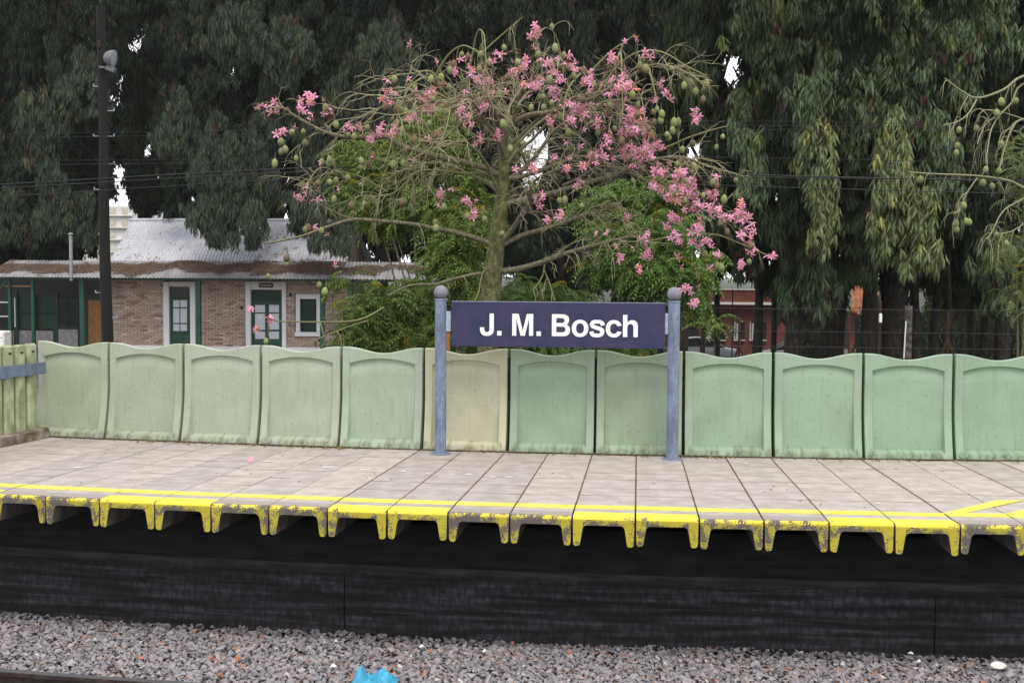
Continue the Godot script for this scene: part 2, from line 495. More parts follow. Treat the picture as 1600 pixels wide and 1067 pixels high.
	st.quad(Vector3(tx.call(-w, -e0), 0.0, -e0), Vector3(tx.call(w, -e0), 0.0, -e0), Vector3(tx.call(w, -e0), 0.004, -e0), Vector3(tx.call(-w, -e0), 0.004, -e0))
	obj("yellow_stripe", st.mesh(M.stripe), o)

func curved_box(buf: Buf, s0: float, s1: float, n0: float, n1: float, y0: float, y1: float, step := 0.5) -> void:
	var k := int(ceil((s1 - s0) / step))
	for i in k:
		var a := lerpf(s0, s1, float(i) / k)
		var b := lerpf(s0, s1, float(i + 1) / k)
		buf.quad(plat(a, n0, y0), plat(b, n0, y0), plat(b, n0, y1), plat(a, n0, y1))
		buf.quad(plat(a, n0, y1), plat(b, n0, y1), plat(b, n1, y1), plat(a, n1, y1))
		buf.quad(plat(b, n1, y0), plat(a, n1, y0), plat(a, n1, y1), plat(b, n1, y1))
		buf.quad(plat(a, n1, y0), plat(b, n1, y0), plat(b, n0, y0), plat(a, n0, y0))
	buf.quad(plat(s0, n1, y0), plat(s0, n0, y0), plat(s0, n0, y1), plat(s0, n1, y1))
	buf.quad(plat(s1, n0, y0), plat(s1, n1, y0), plat(s1, n1, y1), plat(s1, n0, y1))

func build_platform() -> void:
	var platform := thing("platform")
	tag(platform, "concrete railway platform of ribbed slabs with a yellow painted edge", "platform", "", "structure")
	for i in range(-9, 27): make_slab(i, platform)
	for i in range(-8, 27):
		var b := Buf.new()
		var s := SLAB0 + 0.5 * i
		var g := 0.0045 if i < 4 else 0.0072
		for k in 24:
			var n0 := 0.24 + k * 0.13
			var y := -0.007 + vr(-0.007, 0.006)
			var y2 := -0.007 + vr(-0.007, 0.006)
			b.quad(plat(s - g, n0, y), plat(s + g, n0, y), plat(s + g, n0 + 0.13, y2), plat(s - g, n0 + 0.13, y2))
		obj("joint_soil", b.mesh(M.soil), platform)
	# diagonal marks on the right
	for q in [[[1473, 802], [1504, 802], [1600, 781], [1556, 781.5]], [[1570, 803], [1603, 803], [1700, 782], [1655, 782]]]:
		var st := Buf.new()
		var p := []
		for a in q: p.append(at_height(a[0], a[1], 0.008))
		st.quad(p[0], p[1], p[2], p[3])
		for k in 4:
			var a: Vector3 = p[k]
			var e: Vector3 = p[(k + 1) % 4]
			st.quad(a + Vector3.DOWN * 0.006, e + Vector3.DOWN * 0.006, e, a)
		obj("diagonal_mark", st.mesh(M.stripe), platform)
	# smears of white paint
	for q in [[570, 733, 28], [630, 736, 10], [668, 740, 8], [706, 741, 6], [733, 741, 16], [770, 745, 14], [795, 745, 20], [352, 709, 26], [420, 721, 24], [510, 730, 26], [120, 730, 16], [300, 712, 12], [1235, 757, 8], [1372, 786, 8], [1165, 724, 12], [880, 745, 9]]:
		var st := Buf.new()
		var o := at_height(q[0], q[1], 0.005)
		var w: float = q[2] / 170.0 / 2.0
		var ring := []
		for k in 10:
			var a := TAU * k / 10
			ring.append(o + Vector3(cos(a) * w * vr(0.6, 1.1), 0, sin(a) * 0.02 * vr(0.5, 1.2)))
		for k in 10: st.tri(o, ring[(k + 1) % 10], ring[k])
		obj("paint_smear", st.mesh(M.cream), platform)
	var b := Buf.new()
	curved_box(b, -11, 11, 0.634, 0.95, -1.6, -0.62)
	var w := obj("support_wall", b.mesh(M.wall))
	tag(w, "soot-blackened board-marked concrete wall below the platform slabs, shade painted into its upper part", "wall", "", "structure")
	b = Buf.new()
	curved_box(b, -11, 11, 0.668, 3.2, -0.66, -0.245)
	obj("shade_painted_upper_wall", b.mesh(M.upper), w)
	for q in [[-11.0, -6.1], [-6.1, -2.54], [-2.54, 2.5], [2.5, 11.0]]:
		b = Buf.new()
		curved_box(b, q[0] + 0.006, q[1] - 0.006, 0.60 + vr(0, 0.012), 0.633, -1.5, -0.70 - vr(0, 0.02))
		obj("wall_panel", b.mesh(M.wall), w)
	b = Buf.new()
	curved_box(b, -11, 11, 0.63, 0.65, -0.685, -0.612)
	obj("ledge", b.mesh(M.ledge), w)
	for k in 14:
		b = Buf.new()
		var s := vr(-7, 4)
		curved_box(b, s, s + vr(0.3, 1.6), 0.592, 0.62, -0.75 - vr(0, 0.38), 0.0)
		b = Buf.new()
		var y := -0.74 - vr(0, 0.4)
		curved_box(b, s, s + vr(0.4, 1.8), 0.596, 0.615, y, y + vr(0.006, 0.014))
		obj("form_mark", b.mesh(M.ledge), w)

func build_ballast() -> void:
	var b := Buf.new()
	for i in 44:
		for k in 16:
			var a := -11.0 + i * 0.5
			var n := 0.8 - k * 0.4
			b.quad(plat(a, n - 0.4, -1.27), plat(a + 0.5, n - 0.4, -1.27), plat(a + 0.5, n, -1.27), plat(a, n, -1.27))
	tag(obj("track_bed", b.mesh(M.gravel_bed)), "track bed of crushed stone below the platform wall", "track bed", "", "structure")
	var shapes := []
	for k in 5:
		var st := Buf.new()
		var p := []
		for q in 9:
			p.append(Vector3(vr(-1, 1), vr(-0.6, 0.6), vr(-1, 1)).normalized() * Vector3(1.0, 0.62, 0.8) * vr(0.75, 1.1))
		# hull of a random cloud of points by brute force
		for x in 9:
			for y in range(x + 1, 9):
				for z in range(y + 1, 9):
					var nn: Vector3 = (p[y] - p[x]).cross(p[z] - p[x])
					var pos := 0
					var neg := 0
					for q in 9:
						var e: float = nn.dot(p[q] - p[x])
						if e > 1e-5: pos += 1
						elif e < -1e-5: neg += 1
					if pos == 0: st.tri(p[x], p[y], p[z])
					elif neg == 0: st.tri(p[x], p[z], p[y])
		shapes.append(st.mesh(M.stone))
	var where := [[], [], [], [], []]
	var tint := [[], [], [], [], []]
	for i in 42000:
		var s := vr(-8, 7.0)
		var n := 0.66 - 1.7 * rng.randf() if i < 34000 else vr(-4.4, -1.0)
		var u := rng.randf()
		var size := 0.022 + 0.018 * u * u
		if rng.randf() < 0.03: size *= 1.6
		var basis := Basis.from_euler(Vector3(vr(-0.7, 0.7), vr(0, TAU), vr(-0.7, 0.7))).scaled(Vector3.ONE * size)
		var y := -1.262 + 0.03 * rng.randf() + 0.035 * smoothstep(0.45, 0.66, n) * (0.6 + 0.4 * sin(s * 1.7))
		var k := i % 5
		where[k].append(Transform3D(basis, plat(s, n, y)))
		var g := 0.175 + 0.15 * rng.randf()
		var c := Color(g * 1.02, g * 0.96, g * 1.03)
		var r := rng.randf()
		if r < 0.06: c = Color(g * 1.15, g * 0.82, g * 0.7)
		elif r < 0.075: c = Color(0.36, 0.17, 0.11)
		elif r < 0.085: c = Color(0.5, 0.48, 0.46)
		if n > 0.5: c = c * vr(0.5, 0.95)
		c.a = 1
		tint[k].append(c)
	var bed := thing("ballast")
	tag(bed, "grey crushed stone ballast along the foot of the platform wall", "ballast", "", "stuff")
	for k in 5: many("ballast_stone", shapes[k], M.stone, where[k], tint[k], bed)
	# the rail whose head shows at the lower left, and its pair nearer the eye
	for q in [[-1.21, "rusty steel rail with a polished top beside the platform ballast"], [-2.65, "rusty steel rail farther from the platform, nearer the viewer"]]:
		var foot := Buf.new()
		curved_box(foot, -11, 11, q[0] - 0.065, q[0] + 0.065, -1.25, -1.232)
		curved_box(foot, -11, 11, q[0] - 0.01, q[0] + 0.01, -1.232, -1.115)
		curved_box(foot, -11, 11, q[0] - 0.034, q[0] + 0.034, -1.115, -1.085)
		var o := thing("rail")
		tag(o, q[1], "rail", "running rails of the near track")
		obj("rail_body", foot.mesh(M.rail), o)
		var head := Buf.new()
		curved_box(head, -11, 11, q[0] - 0.026, q[0] + 0.026, -1.085, -1.081)
		obj("polished_head", head.mesh(M.shiny), o)

# ------------------------------------------------------------------ fence
func panel_mesh(m: Material, hole := false) -> ArrayMesh:
	var b := Buf.new()
	var W := 0.451
	var fx := 0.372      # half width of the sunk field
	var H := 1.092
	var front := func(y: float) -> float:
		return -0.105 * (1.0 - pow(clampf((0.62 - y) / 0.62, 0, 1), 1.7)) - 0.012 * clampf(y - 0.62, 0, 1)
	var sunk := func(y: float) -> float: return -0.122 + 0.013 * pow(clampf((0.62 - y) / 0.62, 0, 1), 1.7)
	var top := func(x: float) -> float:
		var u := absf(x) / W
		return H - 0.064 * (0.5 + 0.5 * cos(PI * clampf(u / 0.9, 0, 1)))
	var arch := func(x: float) -> float: return 0.965 - 0.056 * pow(absf(x) / fx, 2.0)
	var cols := [[-W, false], [-W + 0.006, false], [-fx, false], [-fx + 0.012, true]]
	for k in range(1, 16): cols.append([lerpf(-fx + 0.012, fx - 0.012, k / 16.0), true])
	cols.append_array([[fx - 0.012, true], [fx, false], [W - 0.006, false], [W, false]])
	var rows := func(x: float, is_field: bool) -> Array:
		var a: float = arch.call(clampf(x, -fx, fx))
		var p := []
		p.append(Vector3(x, 0.0, front.call(0.0) - 0.004)); p.append(Vector3(x, 0.008, front.call(0.0)))
		p.append(Vector3(x, 0.06, front.call(0.06)))
		for k in 17:
			var y := lerpf(0.085, a, k / 16.0)
			var z: float = sunk.call(y) if is_field else front.call(y)
			if is_field and k > 14: z -= 0.022
			p.append(Vector3(x, y if k < 15 else (a - 0.014 if k == 15 else a), z))
		p.append(Vector3(x, a + 0.006, front.call(a)))
		var t: float = top.call(x)
		p.append(Vector3(x, lerpf(a, t, 0.5), front.call(1.0))); p.append(Vector3(x, t - 0.008, front.call(t)))
		p.append(Vector3(x, t, front.call(t) - 0.008)); p.append(Vector3(x, t, -0.172)); p.append(Vector3(x, t - 0.008, -0.18)); p.append(Vector3(x, 0, -0.18))
		return p
	var grid := []
	for q in cols:
		var p: Array = rows.call(q[0], q[1])
		if absf(q[0]) == W:
			for k in range(0, 24): p[k].z -= 0.006
		grid.append(p)
	for i in grid.size() - 1:
		for k in grid[i].size() - 1:
			b.quad(grid[i][k], grid[i + 1][k], grid[i + 1][k + 1], grid[i][k + 1])
	for sd in [0, grid.size() - 1]:
		var p: Array = grid[sd]
		for k in 23:
			var q0 := Vector3(p[k].x, p[k].y, -0.18)
			var q1 := Vector3(p[k + 1].x, p[k + 1].y, -0.18)
			if sd == 0: b.quad(q0, p[k], p[k + 1], q1)
			else: b.quad(p[k], q0, q1, p[k + 1])
	# smooth the long curved runs of the face
	for i in b.v.size(): b.t[i] = Vector2(b.v[i].x / 0.92 + 0.5, 1.0 - b.v[i].y / 1.1)
	return smoothed(b, 28.0).mesh(m)

# averages the normals of faces that meet at less than `limit` degrees
func smoothed(b: Buf, limit: float) -> Buf:
	var at_point := {}
	for i in b.v.size():
		var key := Vector3i((b.v[i] * 20000.0).round())
		if not at_point.has(key): at_point[key] = []
		at_point[key].append(i)
	var old := b.n.duplicate()
	var c := cos(deg_to_rad(limit))
	for key in at_point:
		for i in at_point[key]:
			var sum := Vector3.ZERO
			for k in at_point[key]:
				if old[i].dot(old[k]) > c: sum += old[k]
			b.n[i] = sum.normalized()
	return b

func build_fence() -> void:
	var fence := thing("panel_fence")
	tag(fence, "low pale green concrete panel fence with a scalloped top along the platform", "fence")
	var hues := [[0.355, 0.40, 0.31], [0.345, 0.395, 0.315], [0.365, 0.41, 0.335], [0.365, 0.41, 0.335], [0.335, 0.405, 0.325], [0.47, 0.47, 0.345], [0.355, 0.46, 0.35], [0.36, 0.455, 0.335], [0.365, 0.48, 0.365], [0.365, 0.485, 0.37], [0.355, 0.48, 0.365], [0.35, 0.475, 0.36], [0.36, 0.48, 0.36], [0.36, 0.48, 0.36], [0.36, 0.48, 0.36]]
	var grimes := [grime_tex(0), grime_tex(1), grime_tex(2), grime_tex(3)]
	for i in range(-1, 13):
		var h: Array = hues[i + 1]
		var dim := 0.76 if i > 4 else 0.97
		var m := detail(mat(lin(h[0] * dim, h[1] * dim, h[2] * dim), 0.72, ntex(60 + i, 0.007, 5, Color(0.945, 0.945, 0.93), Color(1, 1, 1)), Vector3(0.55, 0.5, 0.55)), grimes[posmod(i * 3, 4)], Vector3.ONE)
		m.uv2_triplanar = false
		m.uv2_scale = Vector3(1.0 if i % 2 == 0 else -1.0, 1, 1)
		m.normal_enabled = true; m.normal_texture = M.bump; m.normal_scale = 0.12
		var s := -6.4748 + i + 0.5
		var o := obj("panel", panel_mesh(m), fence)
		o.position = plat(s + vr(-0.004, 0.004), 3.31 + vr(-0.006, 0.006), 0.012)
		o.rotation = Vector3(vr(-0.006, 0.006), s * BEND + vr(-0.004, 0.004), vr(-0.003, 0.003))
		if i == 4: o.set_meta("label", "cream yellow panel behind the left sign post")
		var b := Buf.new()
		b.bevel(Vector3(0, 0.5, -0.222), Vector3(0.10, 1.05, 0.06), 0.006)
		var p := obj("post", b.mesh(M.gap), fence)
		p.position = plat(s - 0.5, 3.31, 0)
		p.rotation.y = (s - 0.5) * BEND
		if i == 2:      # an old white splash of paint on the third panel
			b = Buf.new()
			var ring := []
			for k in 12: ring.append(Vector3(0.21 + cos(TAU * k / 12) * vr(0.016, 0.03), 0.845 + sin(TAU * k / 12) * vr(0.025, 0.045), -0.1365))
			for k in 12: b.tri(Vector3(0.21, 0.845, -0.1355), ring[k], ring[(k + 1) % 12])
			obj("paint_splash", b.mesh(M.cream), o)
	var dirt := Buf.new()
	curved_box(dirt, -7.4, 7.5, 3.318, 3.42, -0.03, 0.012)
	obj("damp_base", dirt.mesh(M.soil), fence)
	# the return at the left end: upright concrete slats, a steel rail, a kerb
	var end := thing("slatted_fence")
	tag(end, "pale green upright concrete slats with a grey blue rail at the left platform end", "fence")
	var s := -7.37
	for k in 10:
		var n := 3.16 - k * 0.205
		var b := Buf.new()
		b.bevel(Vector3(0, 0.585, 0), Vector3(0.075, 1.01 + vr(-0.015, 0.015), 0.165), 0.02)
		b.bevel(Vector3(-0.05, 0.56, -0.118), Vector3(0.04, 1.02, 0.08), 0.005)
		var o := obj("slat", b.mesh(M.picket), end)
		o.position = plat(s, n, 0)
		o.rotation.y = s * BEND
		b = Buf.new()
		b.ball(Vector3(0.034, 1.0, -0.01), Vector3(0.012, 0.014, 0.036), 6, 10)
		obj("lifting_hole", b.mesh(M.gap), o)
	var b := Buf.new()
	b.bevel(Vector3.ZERO, Vector3(0.012, 0.135, 2.3), 0.002)
	var r := obj("rail", b.mesh(M.grey_rail), end)
	r.position = plat(s + 0.055, 2.22, 0.80)
	r.rotation.y = s * BEND
	b = Buf.new()
	b.bevel(Vector3.ZERO, Vector3(0.20, 0.13, 2.5), 0.018)
	r = obj("kerb", b.mesh(M.kerb), end)
	r.position = plat(s + 0.05, 2.06, 0.055)
	r.rotation.y = s * BEND

# ------------------------------------------------------------------ name board
func bez(p: Array, a: Vector2, b: Vector2, d: Vector2, k := 8) -> void:
	for i in range(1, k + 1):
		var t := float(i) / k
		p.append(a.lerp(b, t).lerp(b.lerp(d, t), t))

# outline commands: two numbers a corner, four a curve through a control point
func outline(q: Array) -> PackedVector2Array:
	var p := []
	for a in q:
		if a.size() == 2: p.append(Vector2(a[0], a[1]))
		else: bez(p, p[-1], Vector2(a[0], a[1]), Vector2(a[2], a[3]))
	return PackedVector2Array(p)

func oval(x: float, y: float, rx: float, ry: float, a0 := 0.0, a1 := 360.0, k := 40) -> Array:
	var p := []
	for i in k + 1:
		var a := deg_to_rad(lerpf(a0, a1, float(i) / k))
		var e := 0.93
		p.append(Vector2(x + rx * signf(cos(a)) * pow(absf(cos(a)), e), y + ry * signf(sin(a)) * pow(absf(sin(a)), e)))
	return p

func glyph(ch: String) -> Array:      # outlines: the first is solid, the others are holes
	match ch:
		".": return [outline([[70, 0], [214, 0], [214, 148], [70, 148]])]
		"J": return [outline([[484, 718], [344, 718], [344, 205], [344, 105, 255, 105], [166, 105, 166, 210], [166, 262], [24, 262], [24, 228], [24, -19, 254, -19], [484, -19, 484, 214]])]
		"M": return [outline([[70, 0], [204, 0], [204, 565], [206, 565], [348, 0], [486, 0], [627, 565], [629, 565], [629, 0], [763, 0], [763, 718], [554, 718], [418, 172], [416, 172], [280, 718], [70, 718]])]
		"B": return [outline([[75, 0], [420, 0], [673, 0, 673, 205], [673, 340, 548, 378], [636, 420, 636, 540], [636, 718, 400, 718], [75, 718]]),
			outline([[220, 432], [380, 432], [490, 432, 490, 512], [490, 594, 390, 594], [220, 594]]), outline([[220, 124], [392, 124], [522, 124, 522, 220], [522, 314, 400, 314], [220, 314]])]
		"o":
			var p := oval(306, 263, 270, 282); p.pop_back()
			var h := oval(306, 263, 130, 168); h.pop_back()
			return [PackedVector2Array(p), PackedVector2Array(h)]
		"c":
			var p := oval(300, 263, 266, 282, 20, 340)
			var h := oval(300, 263, 128, 168, 332, 28)
			p.append_array(h)
			return [PackedVector2Array(p)]
		"h": return [outline([[65, 0], [205, 0], [205, 300], [205, 424, 310, 424], [404, 424, 404, 310], [404, 0], [544, 0], [544, 350], [544, 546, 364, 546], [258, 546, 205, 462], [205, 718], [65, 718]])]
		"s":
			var c := Curve2D.new()
			var k := [[463, 368], [445, 437], [382, 481], [278, 488], [165, 475], [108, 402], [150, 330], [278, 284], [410, 238], [450, 152], [395, 62], [280, 39], [165, 50], [110, 100], [92, 165]]
			for i in k.size():
				var a := Vector2(k[maxi(i - 1, 0)][0], k[maxi(i - 1, 0)][1])
				var d := Vector2(k[mini(i + 1, k.size() - 1)][0], k[mini(i + 1, k.size() - 1)][1])
				c.add_point(Vector2(k[i][0], k[i][1]), -(d - a) / 6.0, (d - a) / 6.0)
			var left := []
			var right := []
			var n := 60
			for i in n + 1:
				var o := c.get_baked_length() * i / n
				var t := (c.sample_baked(minf(o + 2, c.get_baked_length())) - c.sample_baked(maxf(o - 2, 0))).normalized()
				var w := 58.0 + 10.0 * absf(t.y)
				var side := Vector2(-t.y, t.x) * w
				left.append(c.sample_baked(o) + side); right.append(c.sample_baked(o) - side)
			right.reverse()
			left.append_array(right)
			return [PackedVector2Array(left)]
	return []

func build_sign() -> void:
	var a := at_height(688, 709, 0.0)
	var e := at_height(1050.5, 718, 0.0)
	var o := thing("station_sign", (a + e) / 2.0)
	o.rotation.y = atan2(-(e.z - a.z), e.x - a.x)
	tag(o, "dark blue J. M. Bosch station name board on two grey blue posts", "sign")
	var half := (e - a).length() / 2.0
	var zl := -a.z
	var tube_top := at(690, 467.5, zl).y
	var high := at(708, 471, zl).y
	var low := at(708, 540.5, zl).y
	for sd in [-1.0, 1.0]:
		var b := Buf.new()
		b.lathe(Vector3.ZERO, [Vector2(0.061, 0.0), Vector2(0.061, tube_top - 0.012), Vector2(0.066, tube_top - 0.012), Vector2(0.066, tube_top), Vector2(0.05, tube_top + 0.006), Vector2(0, tube_top + 0.006)], 24)
		var p := obj("post", b.mesh(M.post), o)
		p.position.x = sd * half
		b = Buf.new()
		b.ball(Vector3(0, tube_top + 0.073, 0), Vector3(0.074, 0.074, 0.074), 14, 24)
		obj("ball_finial", b.mesh(M.finial), p)
		b = Buf.new()
		b.lathe(Vector3.ZERO, [Vector2(0.108, 0.0), Vector2(0.108, 0.009), Vector2(0.104, 0.012), Vector2(0.0, 0.012)], 28)
		obj("base_flange", b.mesh(M.post), p)
		b = Buf.new()
		b.bevel(Vector3(-sd * 0.078, high - 0.21, 0.008), Vector3(0.06, 0.215, 0.01), 0.002)
		obj("bracket", b.mesh(M.bracket), p)
		if sd < 0:
			b = Buf.new()
			b.bevel(Vector3(0.075, high - 0.42, 0.0), Vector3(0.05, 0.19, 0.008), 0.002)
			obj("rusty_plate", b.mesh(M.orange), p)
	var left := -half + 0.115
	var right := half - 0.09
	var b := Buf.new()
	b.bevel(Vector3((left + right) / 2.0, (high + low) / 2.0, 0), Vector3(right - left, high - low, 0.035), 0.003)
	var board := obj("board", b.mesh(M.board), o)
	b = Buf.new()
	b.box(Vector3((left + right) / 2.0, high + 0.0025, -0.004), Vector3(right - left - 0.01, 0.004, 0.03))
	obj("top_edging", b.mesh(M.bracket), board)
	var px := at(1000, 500, zl).x - at(999, 500, zl).x       # metres to a pixel of the photograph here
	var cap := 34.6 * px
	var k := cap / 718.0
	var x := left + 46.5 * px - 24 * k
	var base := (high + low) / 2.0 - cap * 0.5 - 0.002
	for ch in "J. M. Bosch":
		var adv: float = {"J": 556, ".": 278, " ": 278, "M": 833, "B": 722, "o": 611, "s": 556, "c": 556, "h": 611}[ch]
		var q := glyph(ch)
		if q.size():
			var solid := letter_shape(q[0], k)
			solid.name = "letter" if not board.has_node("letter") else "letter_001"
			for h in range(1, q.size()):
				var hole := letter_shape(q[h], k)
				hole.name = "counter"
				hole.depth = 0.02
				hole.position.z = 0.008
				hole.operation = CSGShape3D.OPERATION_SUBTRACTION
				solid.add_child(hole, true)
			solid.material = M.letter
			solid.position = Vector3(x, base, 0.0175 + 0.003)
			board.add_child(solid, true)
		x += (adv - 28) * k
	# fixing bolts
func letter_shape(p: PackedVector2Array, k: float) -> CSGPolygon3D:
	var g := CSGPolygon3D.new()
	var q := PackedVector2Array()
	for v in p: q.append(v * k)
	g.polygon = q
	g.depth = 0.0028
	return g

# ------------------------------------------------------------------ old station building
func corrugated(b: Buf, e0: Vector3, e1: Vector3, t0: Vector3, t1: Vector3, pitch := 0.13, amp := 0.02, down := 3) -> void:
	var nn := (e1 - e0).cross(t0 - e0).normalized()
	var n := int((e1 - e0).length() / pitch) * 4
	for i in n:
		var u := float(i) / n
		var w := float(i + 1) / n
		var ya := nn * amp * sin(TAU * i / 4.0)
		var yb := nn * amp * sin(TAU * (i + 1) / 4.0)
		for k in down:
			var f := float(k) / down
			var g := float(k + 1) / down
			var p := [e0.lerp(e1, u).lerp(t0.lerp(t1, u), f) + ya, e0.lerp(e1, w).lerp(t0.lerp(t1, w), f) + yb, e0.lerp(e1, w).lerp(t0.lerp(t1, w), g) + yb, e0.lerp(e1, u).lerp(t0.lerp(t1, u), g) + ya]
			b.quad(p[0], p[1], p[2], p[3])

# a box given by its left, right, top and bottom in the photograph at a depth, and its thickness
func rect(b: Buf, x0: float, y0: float, x1: float, y1: float, depth: float, thick: float, bevel := 0.0) -> void:
	var a := at(x0, (y0 + y1) / 2, depth)
	var e := at(x1, (y0 + y1) / 2, depth)
	var t := at((x0 + x1) / 2, y0, depth).y
	var l := at((x0 + x1) / 2, y1, depth).y
	var o := Vector3((a.x + e.x) / 2, (t + l) / 2, -depth - thick / 2)
	if bevel > 0: b.bevel(o, Vector3(e.x - a.x, t - l, thick), bevel)
	else: b.box(o, Vector3(e.x - a.x, t - l, thick))

func part(called: String, parent: Node3D, m: Material, r: Array, depth: float, thick: float, bevel := 0.0) -> MeshInstance3D:
	var b := Buf.new()
	rect(b, r[0], r[1], r[2], r[3], depth, thick, bevel)
	var off := parent.position if parent.get_parent() == self else Vector3.ZERO
	for i in b.v.size(): b.v[i] -= off
	return obj(called, b.mesh(m), parent)

func build_station() -> void:
	var W := 43.0
	var floor_y := land(W)
	var st := thing("station_building")
	tag(st, "old brick station building with corrugated roofs and a green verandah", "building")
	var base_py := pix(Vector3(-8, floor_y, -W)).y
	# backing wall with its brick face, laid stretcher by stretcher
	var wall := part("wall", st, M.mortar, [172, 434, 532, base_py], W + 0.14, 0.3)
	part("side_wall", st, M.mortar, [528, 410, 532, base_py], W + 0.4, 4.0)
	var bricks := Buf.new()
	var l := at(172, 500, W).x
	var r := at(532, 500, W).x
	var holes := [[254, 438, 305, 600], [382, 438, 447, 600], [460, 457, 502, 528]]
	var course := 0
	var y := at(300, 541, W).y
	var head := at(300, 436, W).y
	while y < head:
		var x := l - (0.13 if course % 2 else 0.0)
		while x < r:
			var a := x
			var e := x + 0.245
			for h in holes:
				var hl := at(h[0], (h[1] + 540) / 2.0, W).x
				var hr := at(h[2], (h[1] + 540) / 2.0, W).x
				if y + 0.034 > at(h[0], h[1], W).y or y + 0.034 < at(h[0], h[3], W).y: continue
				if a >= hl and e <= hr: e = a
				elif e > hl and a < hl: e = hl
				elif a < hr and e > hr: a = hr
			if e - a > 0.02:
				var k := vr(0.84, 1.1)
				bricks.col = Color(0.41 * k, 0.32 * k, 0.275 * k)
				if rng.randf() < 0.14: bricks.col = Color(0.29 * k, 0.20 * k, 0.175 * k)
				elif rng.randf() < 0.1: bricks.col = Color(0.52 * k, 0.42 * k, 0.36 * k)
				bricks.box(Vector3((a + e) / 2, y + 0.034, -W - 0.06 + vr(-0.003, 0.006)), Vector3(e - a, 0.064, 0.13))
			x += 0.258
		y += 0.0755
		course += 1
	tag(obj("brick_face", bricks.mesh(M.brick), st), "", "", "", "stuff")
	part("plinth", st, M.cream, [172, 541.5, 532, base_py], W - 0.05, 0.06)
	# single door
	var d := part("door", st, M.green, [263, 450, 297, base_py], W + 0.08, 0.05)
	for q in [[254.5, 440, 263.5, base_py], [296.5, 440, 304.5, base_py], [263.5, 440, 296.5, 447.5]]: part("door_frame", d, M.cream, q, W - 0.06, 0.14, 0.008)
	part("transom", d, M.dark_glass, [267, 451, 293, 466], W + 0.06, 0.02)
	for cx in [[270, 279.6], [281.2, 291.5]]:
		for cy in [[469, 480], [482, 504.5], [506.5, 517]]: part("pane", d, M.frosted, [cx[0], cy[0], cx[1], cy[1]], W + 0.068, 0.012)
	for q in [[266, 466.5, 294, 468], [268, 520, 293, 521.5]]: part("moulding", d, M.green, q, W + 0.05, 0.03, 0.005)
	# double door
	d = part("door", st, M.green, [391, 452, 440, base_py], W + 0.08, 0.05)
	d.set_meta("label", "green double door with six frosted panes")
	for q in [[383, 440, 391, base_py], [440, 440, 446.5, base_py], [391, 440, 440, 452.5]]: part("door_frame", d, M.cream, q, W - 0.06, 0.14, 0.008)
	part("transom", d, M.dark_green, [394, 454, 437, 472], W + 0.065, 0.015)
	for cx in [[398, 413.5], [420, 435.5]]:
		for cy in [[476.5, 488], [490, 515], [518, 529.5]]: part("pane", d, M.frosted, [cx[0], cy[0], cx[1], cy[1]], W + 0.068, 0.012, 0.004)
	part("meeting_stile", d, M.dark_green, [416, 474, 418, base_py], W + 0.06, 0.02)
	part("notice", d, M.cream, [403, 493, 409, 498], W + 0.06, 0.004)
	var pl := part("name_plate", d, M.brown_plate, [404, 442.3, 426, 449.3], W - 0.09, 0.03, 0.006)
	for k in 7: part("plate_mark", d, M.plate_mark, [406.5 + k * 2.5, 444.2, 408.1 + k * 2.5, 447.4], W - 0.094, 0.004)
	# window
	var w := part("window", st, M.dark_green, [468, 467, 494, 518], W + 0.1, 0.04)
	for q in [[461.5, 459.5, 468, 519], [494, 459.5, 500, 519], [468, 459.5, 494, 467]]: part("window_frame", w, M.cream, q, W - 0.04, 0.14, 0.006)
	for k in 22: part("slat", w, M.dark_green, [470, 469 + k * 2.2, 492, 470.4 + k * 2.2], W + 0.085, 0.02)
	part("sill", w, M.cream, [460, 519, 502, 526], W - 0.1, 0.2, 0.01)
	for q in [[375, 479, 378.5, 483], [451, 458, 455, 463], [252, 444, 254.5, 449]]: part("wall_bracket", st, M.black, q, W - 0.05, 0.06)
	# glazed end on the left
	part("back_wall", st, M.black, [-60, 434, 172, base_py], W + 1.6, 0.2)
	part("screen_panel", st, M.grey_panel, [27, 516.5, 83, base_py], W + 0.2, 0.06)
	part("screen_panel", st, M.grey_panel, [91, 514.5, 121, base_py], W + 0.1, 0.06)
	part("screen_panel", st, M.grey_panel, [-20, 516.5, 21, base_py], W + 0.2, 0.06)
	part("glazing", st, M.dark_glass, [91, 470, 121, 510], W + 0.12, 0.02)
	part("glazing", st, M.dark_glass, [-20, 465, 21, 514], W + 0.22, 0.02)
	part("screen_board", st, M.dark_green, [26, 462, 84, 514], W + 0.22, 0.04)
	for q in [[23, 455, 27, base_py], [83.5, 458, 90.5, base_py], [52, 462, 55, 514], [27, 487, 84, 488.5]]: part("screen_mullion", st, M.dark_green, q, W + 0.12, 0.1)
	for q in [[91, 468.5, 122, 470.5], [91, 510, 122, 513], [105.5, 470, 106.5, 510]]: part("glazing_bar", st, M.dark_green, q, W + 0.06, 0.05)
	for q in [[-20, 471.4, 13, 473], [-20, 493.5, 13, 495]]: part("glazing_bar", st, M.cream, q, W + 0.1, 0.04)
	part("glazing_bar", st, M.cream, [21.4, 465, 22.8, 511], W + 0.1, 0.04)
	part("side_door", st, M.orange, [136, 469, 160, base_py], W + 0.3, 0.05)
	part("side_door_frame", st, M.dark_green, [130, 462, 136, base_py], W + 0.25, 0.12)
	part("side_door_head", st, M.dark_green, [130, 462, 172, 468], W + 0.24, 0.12)
	# verandah
	var E := 41.5
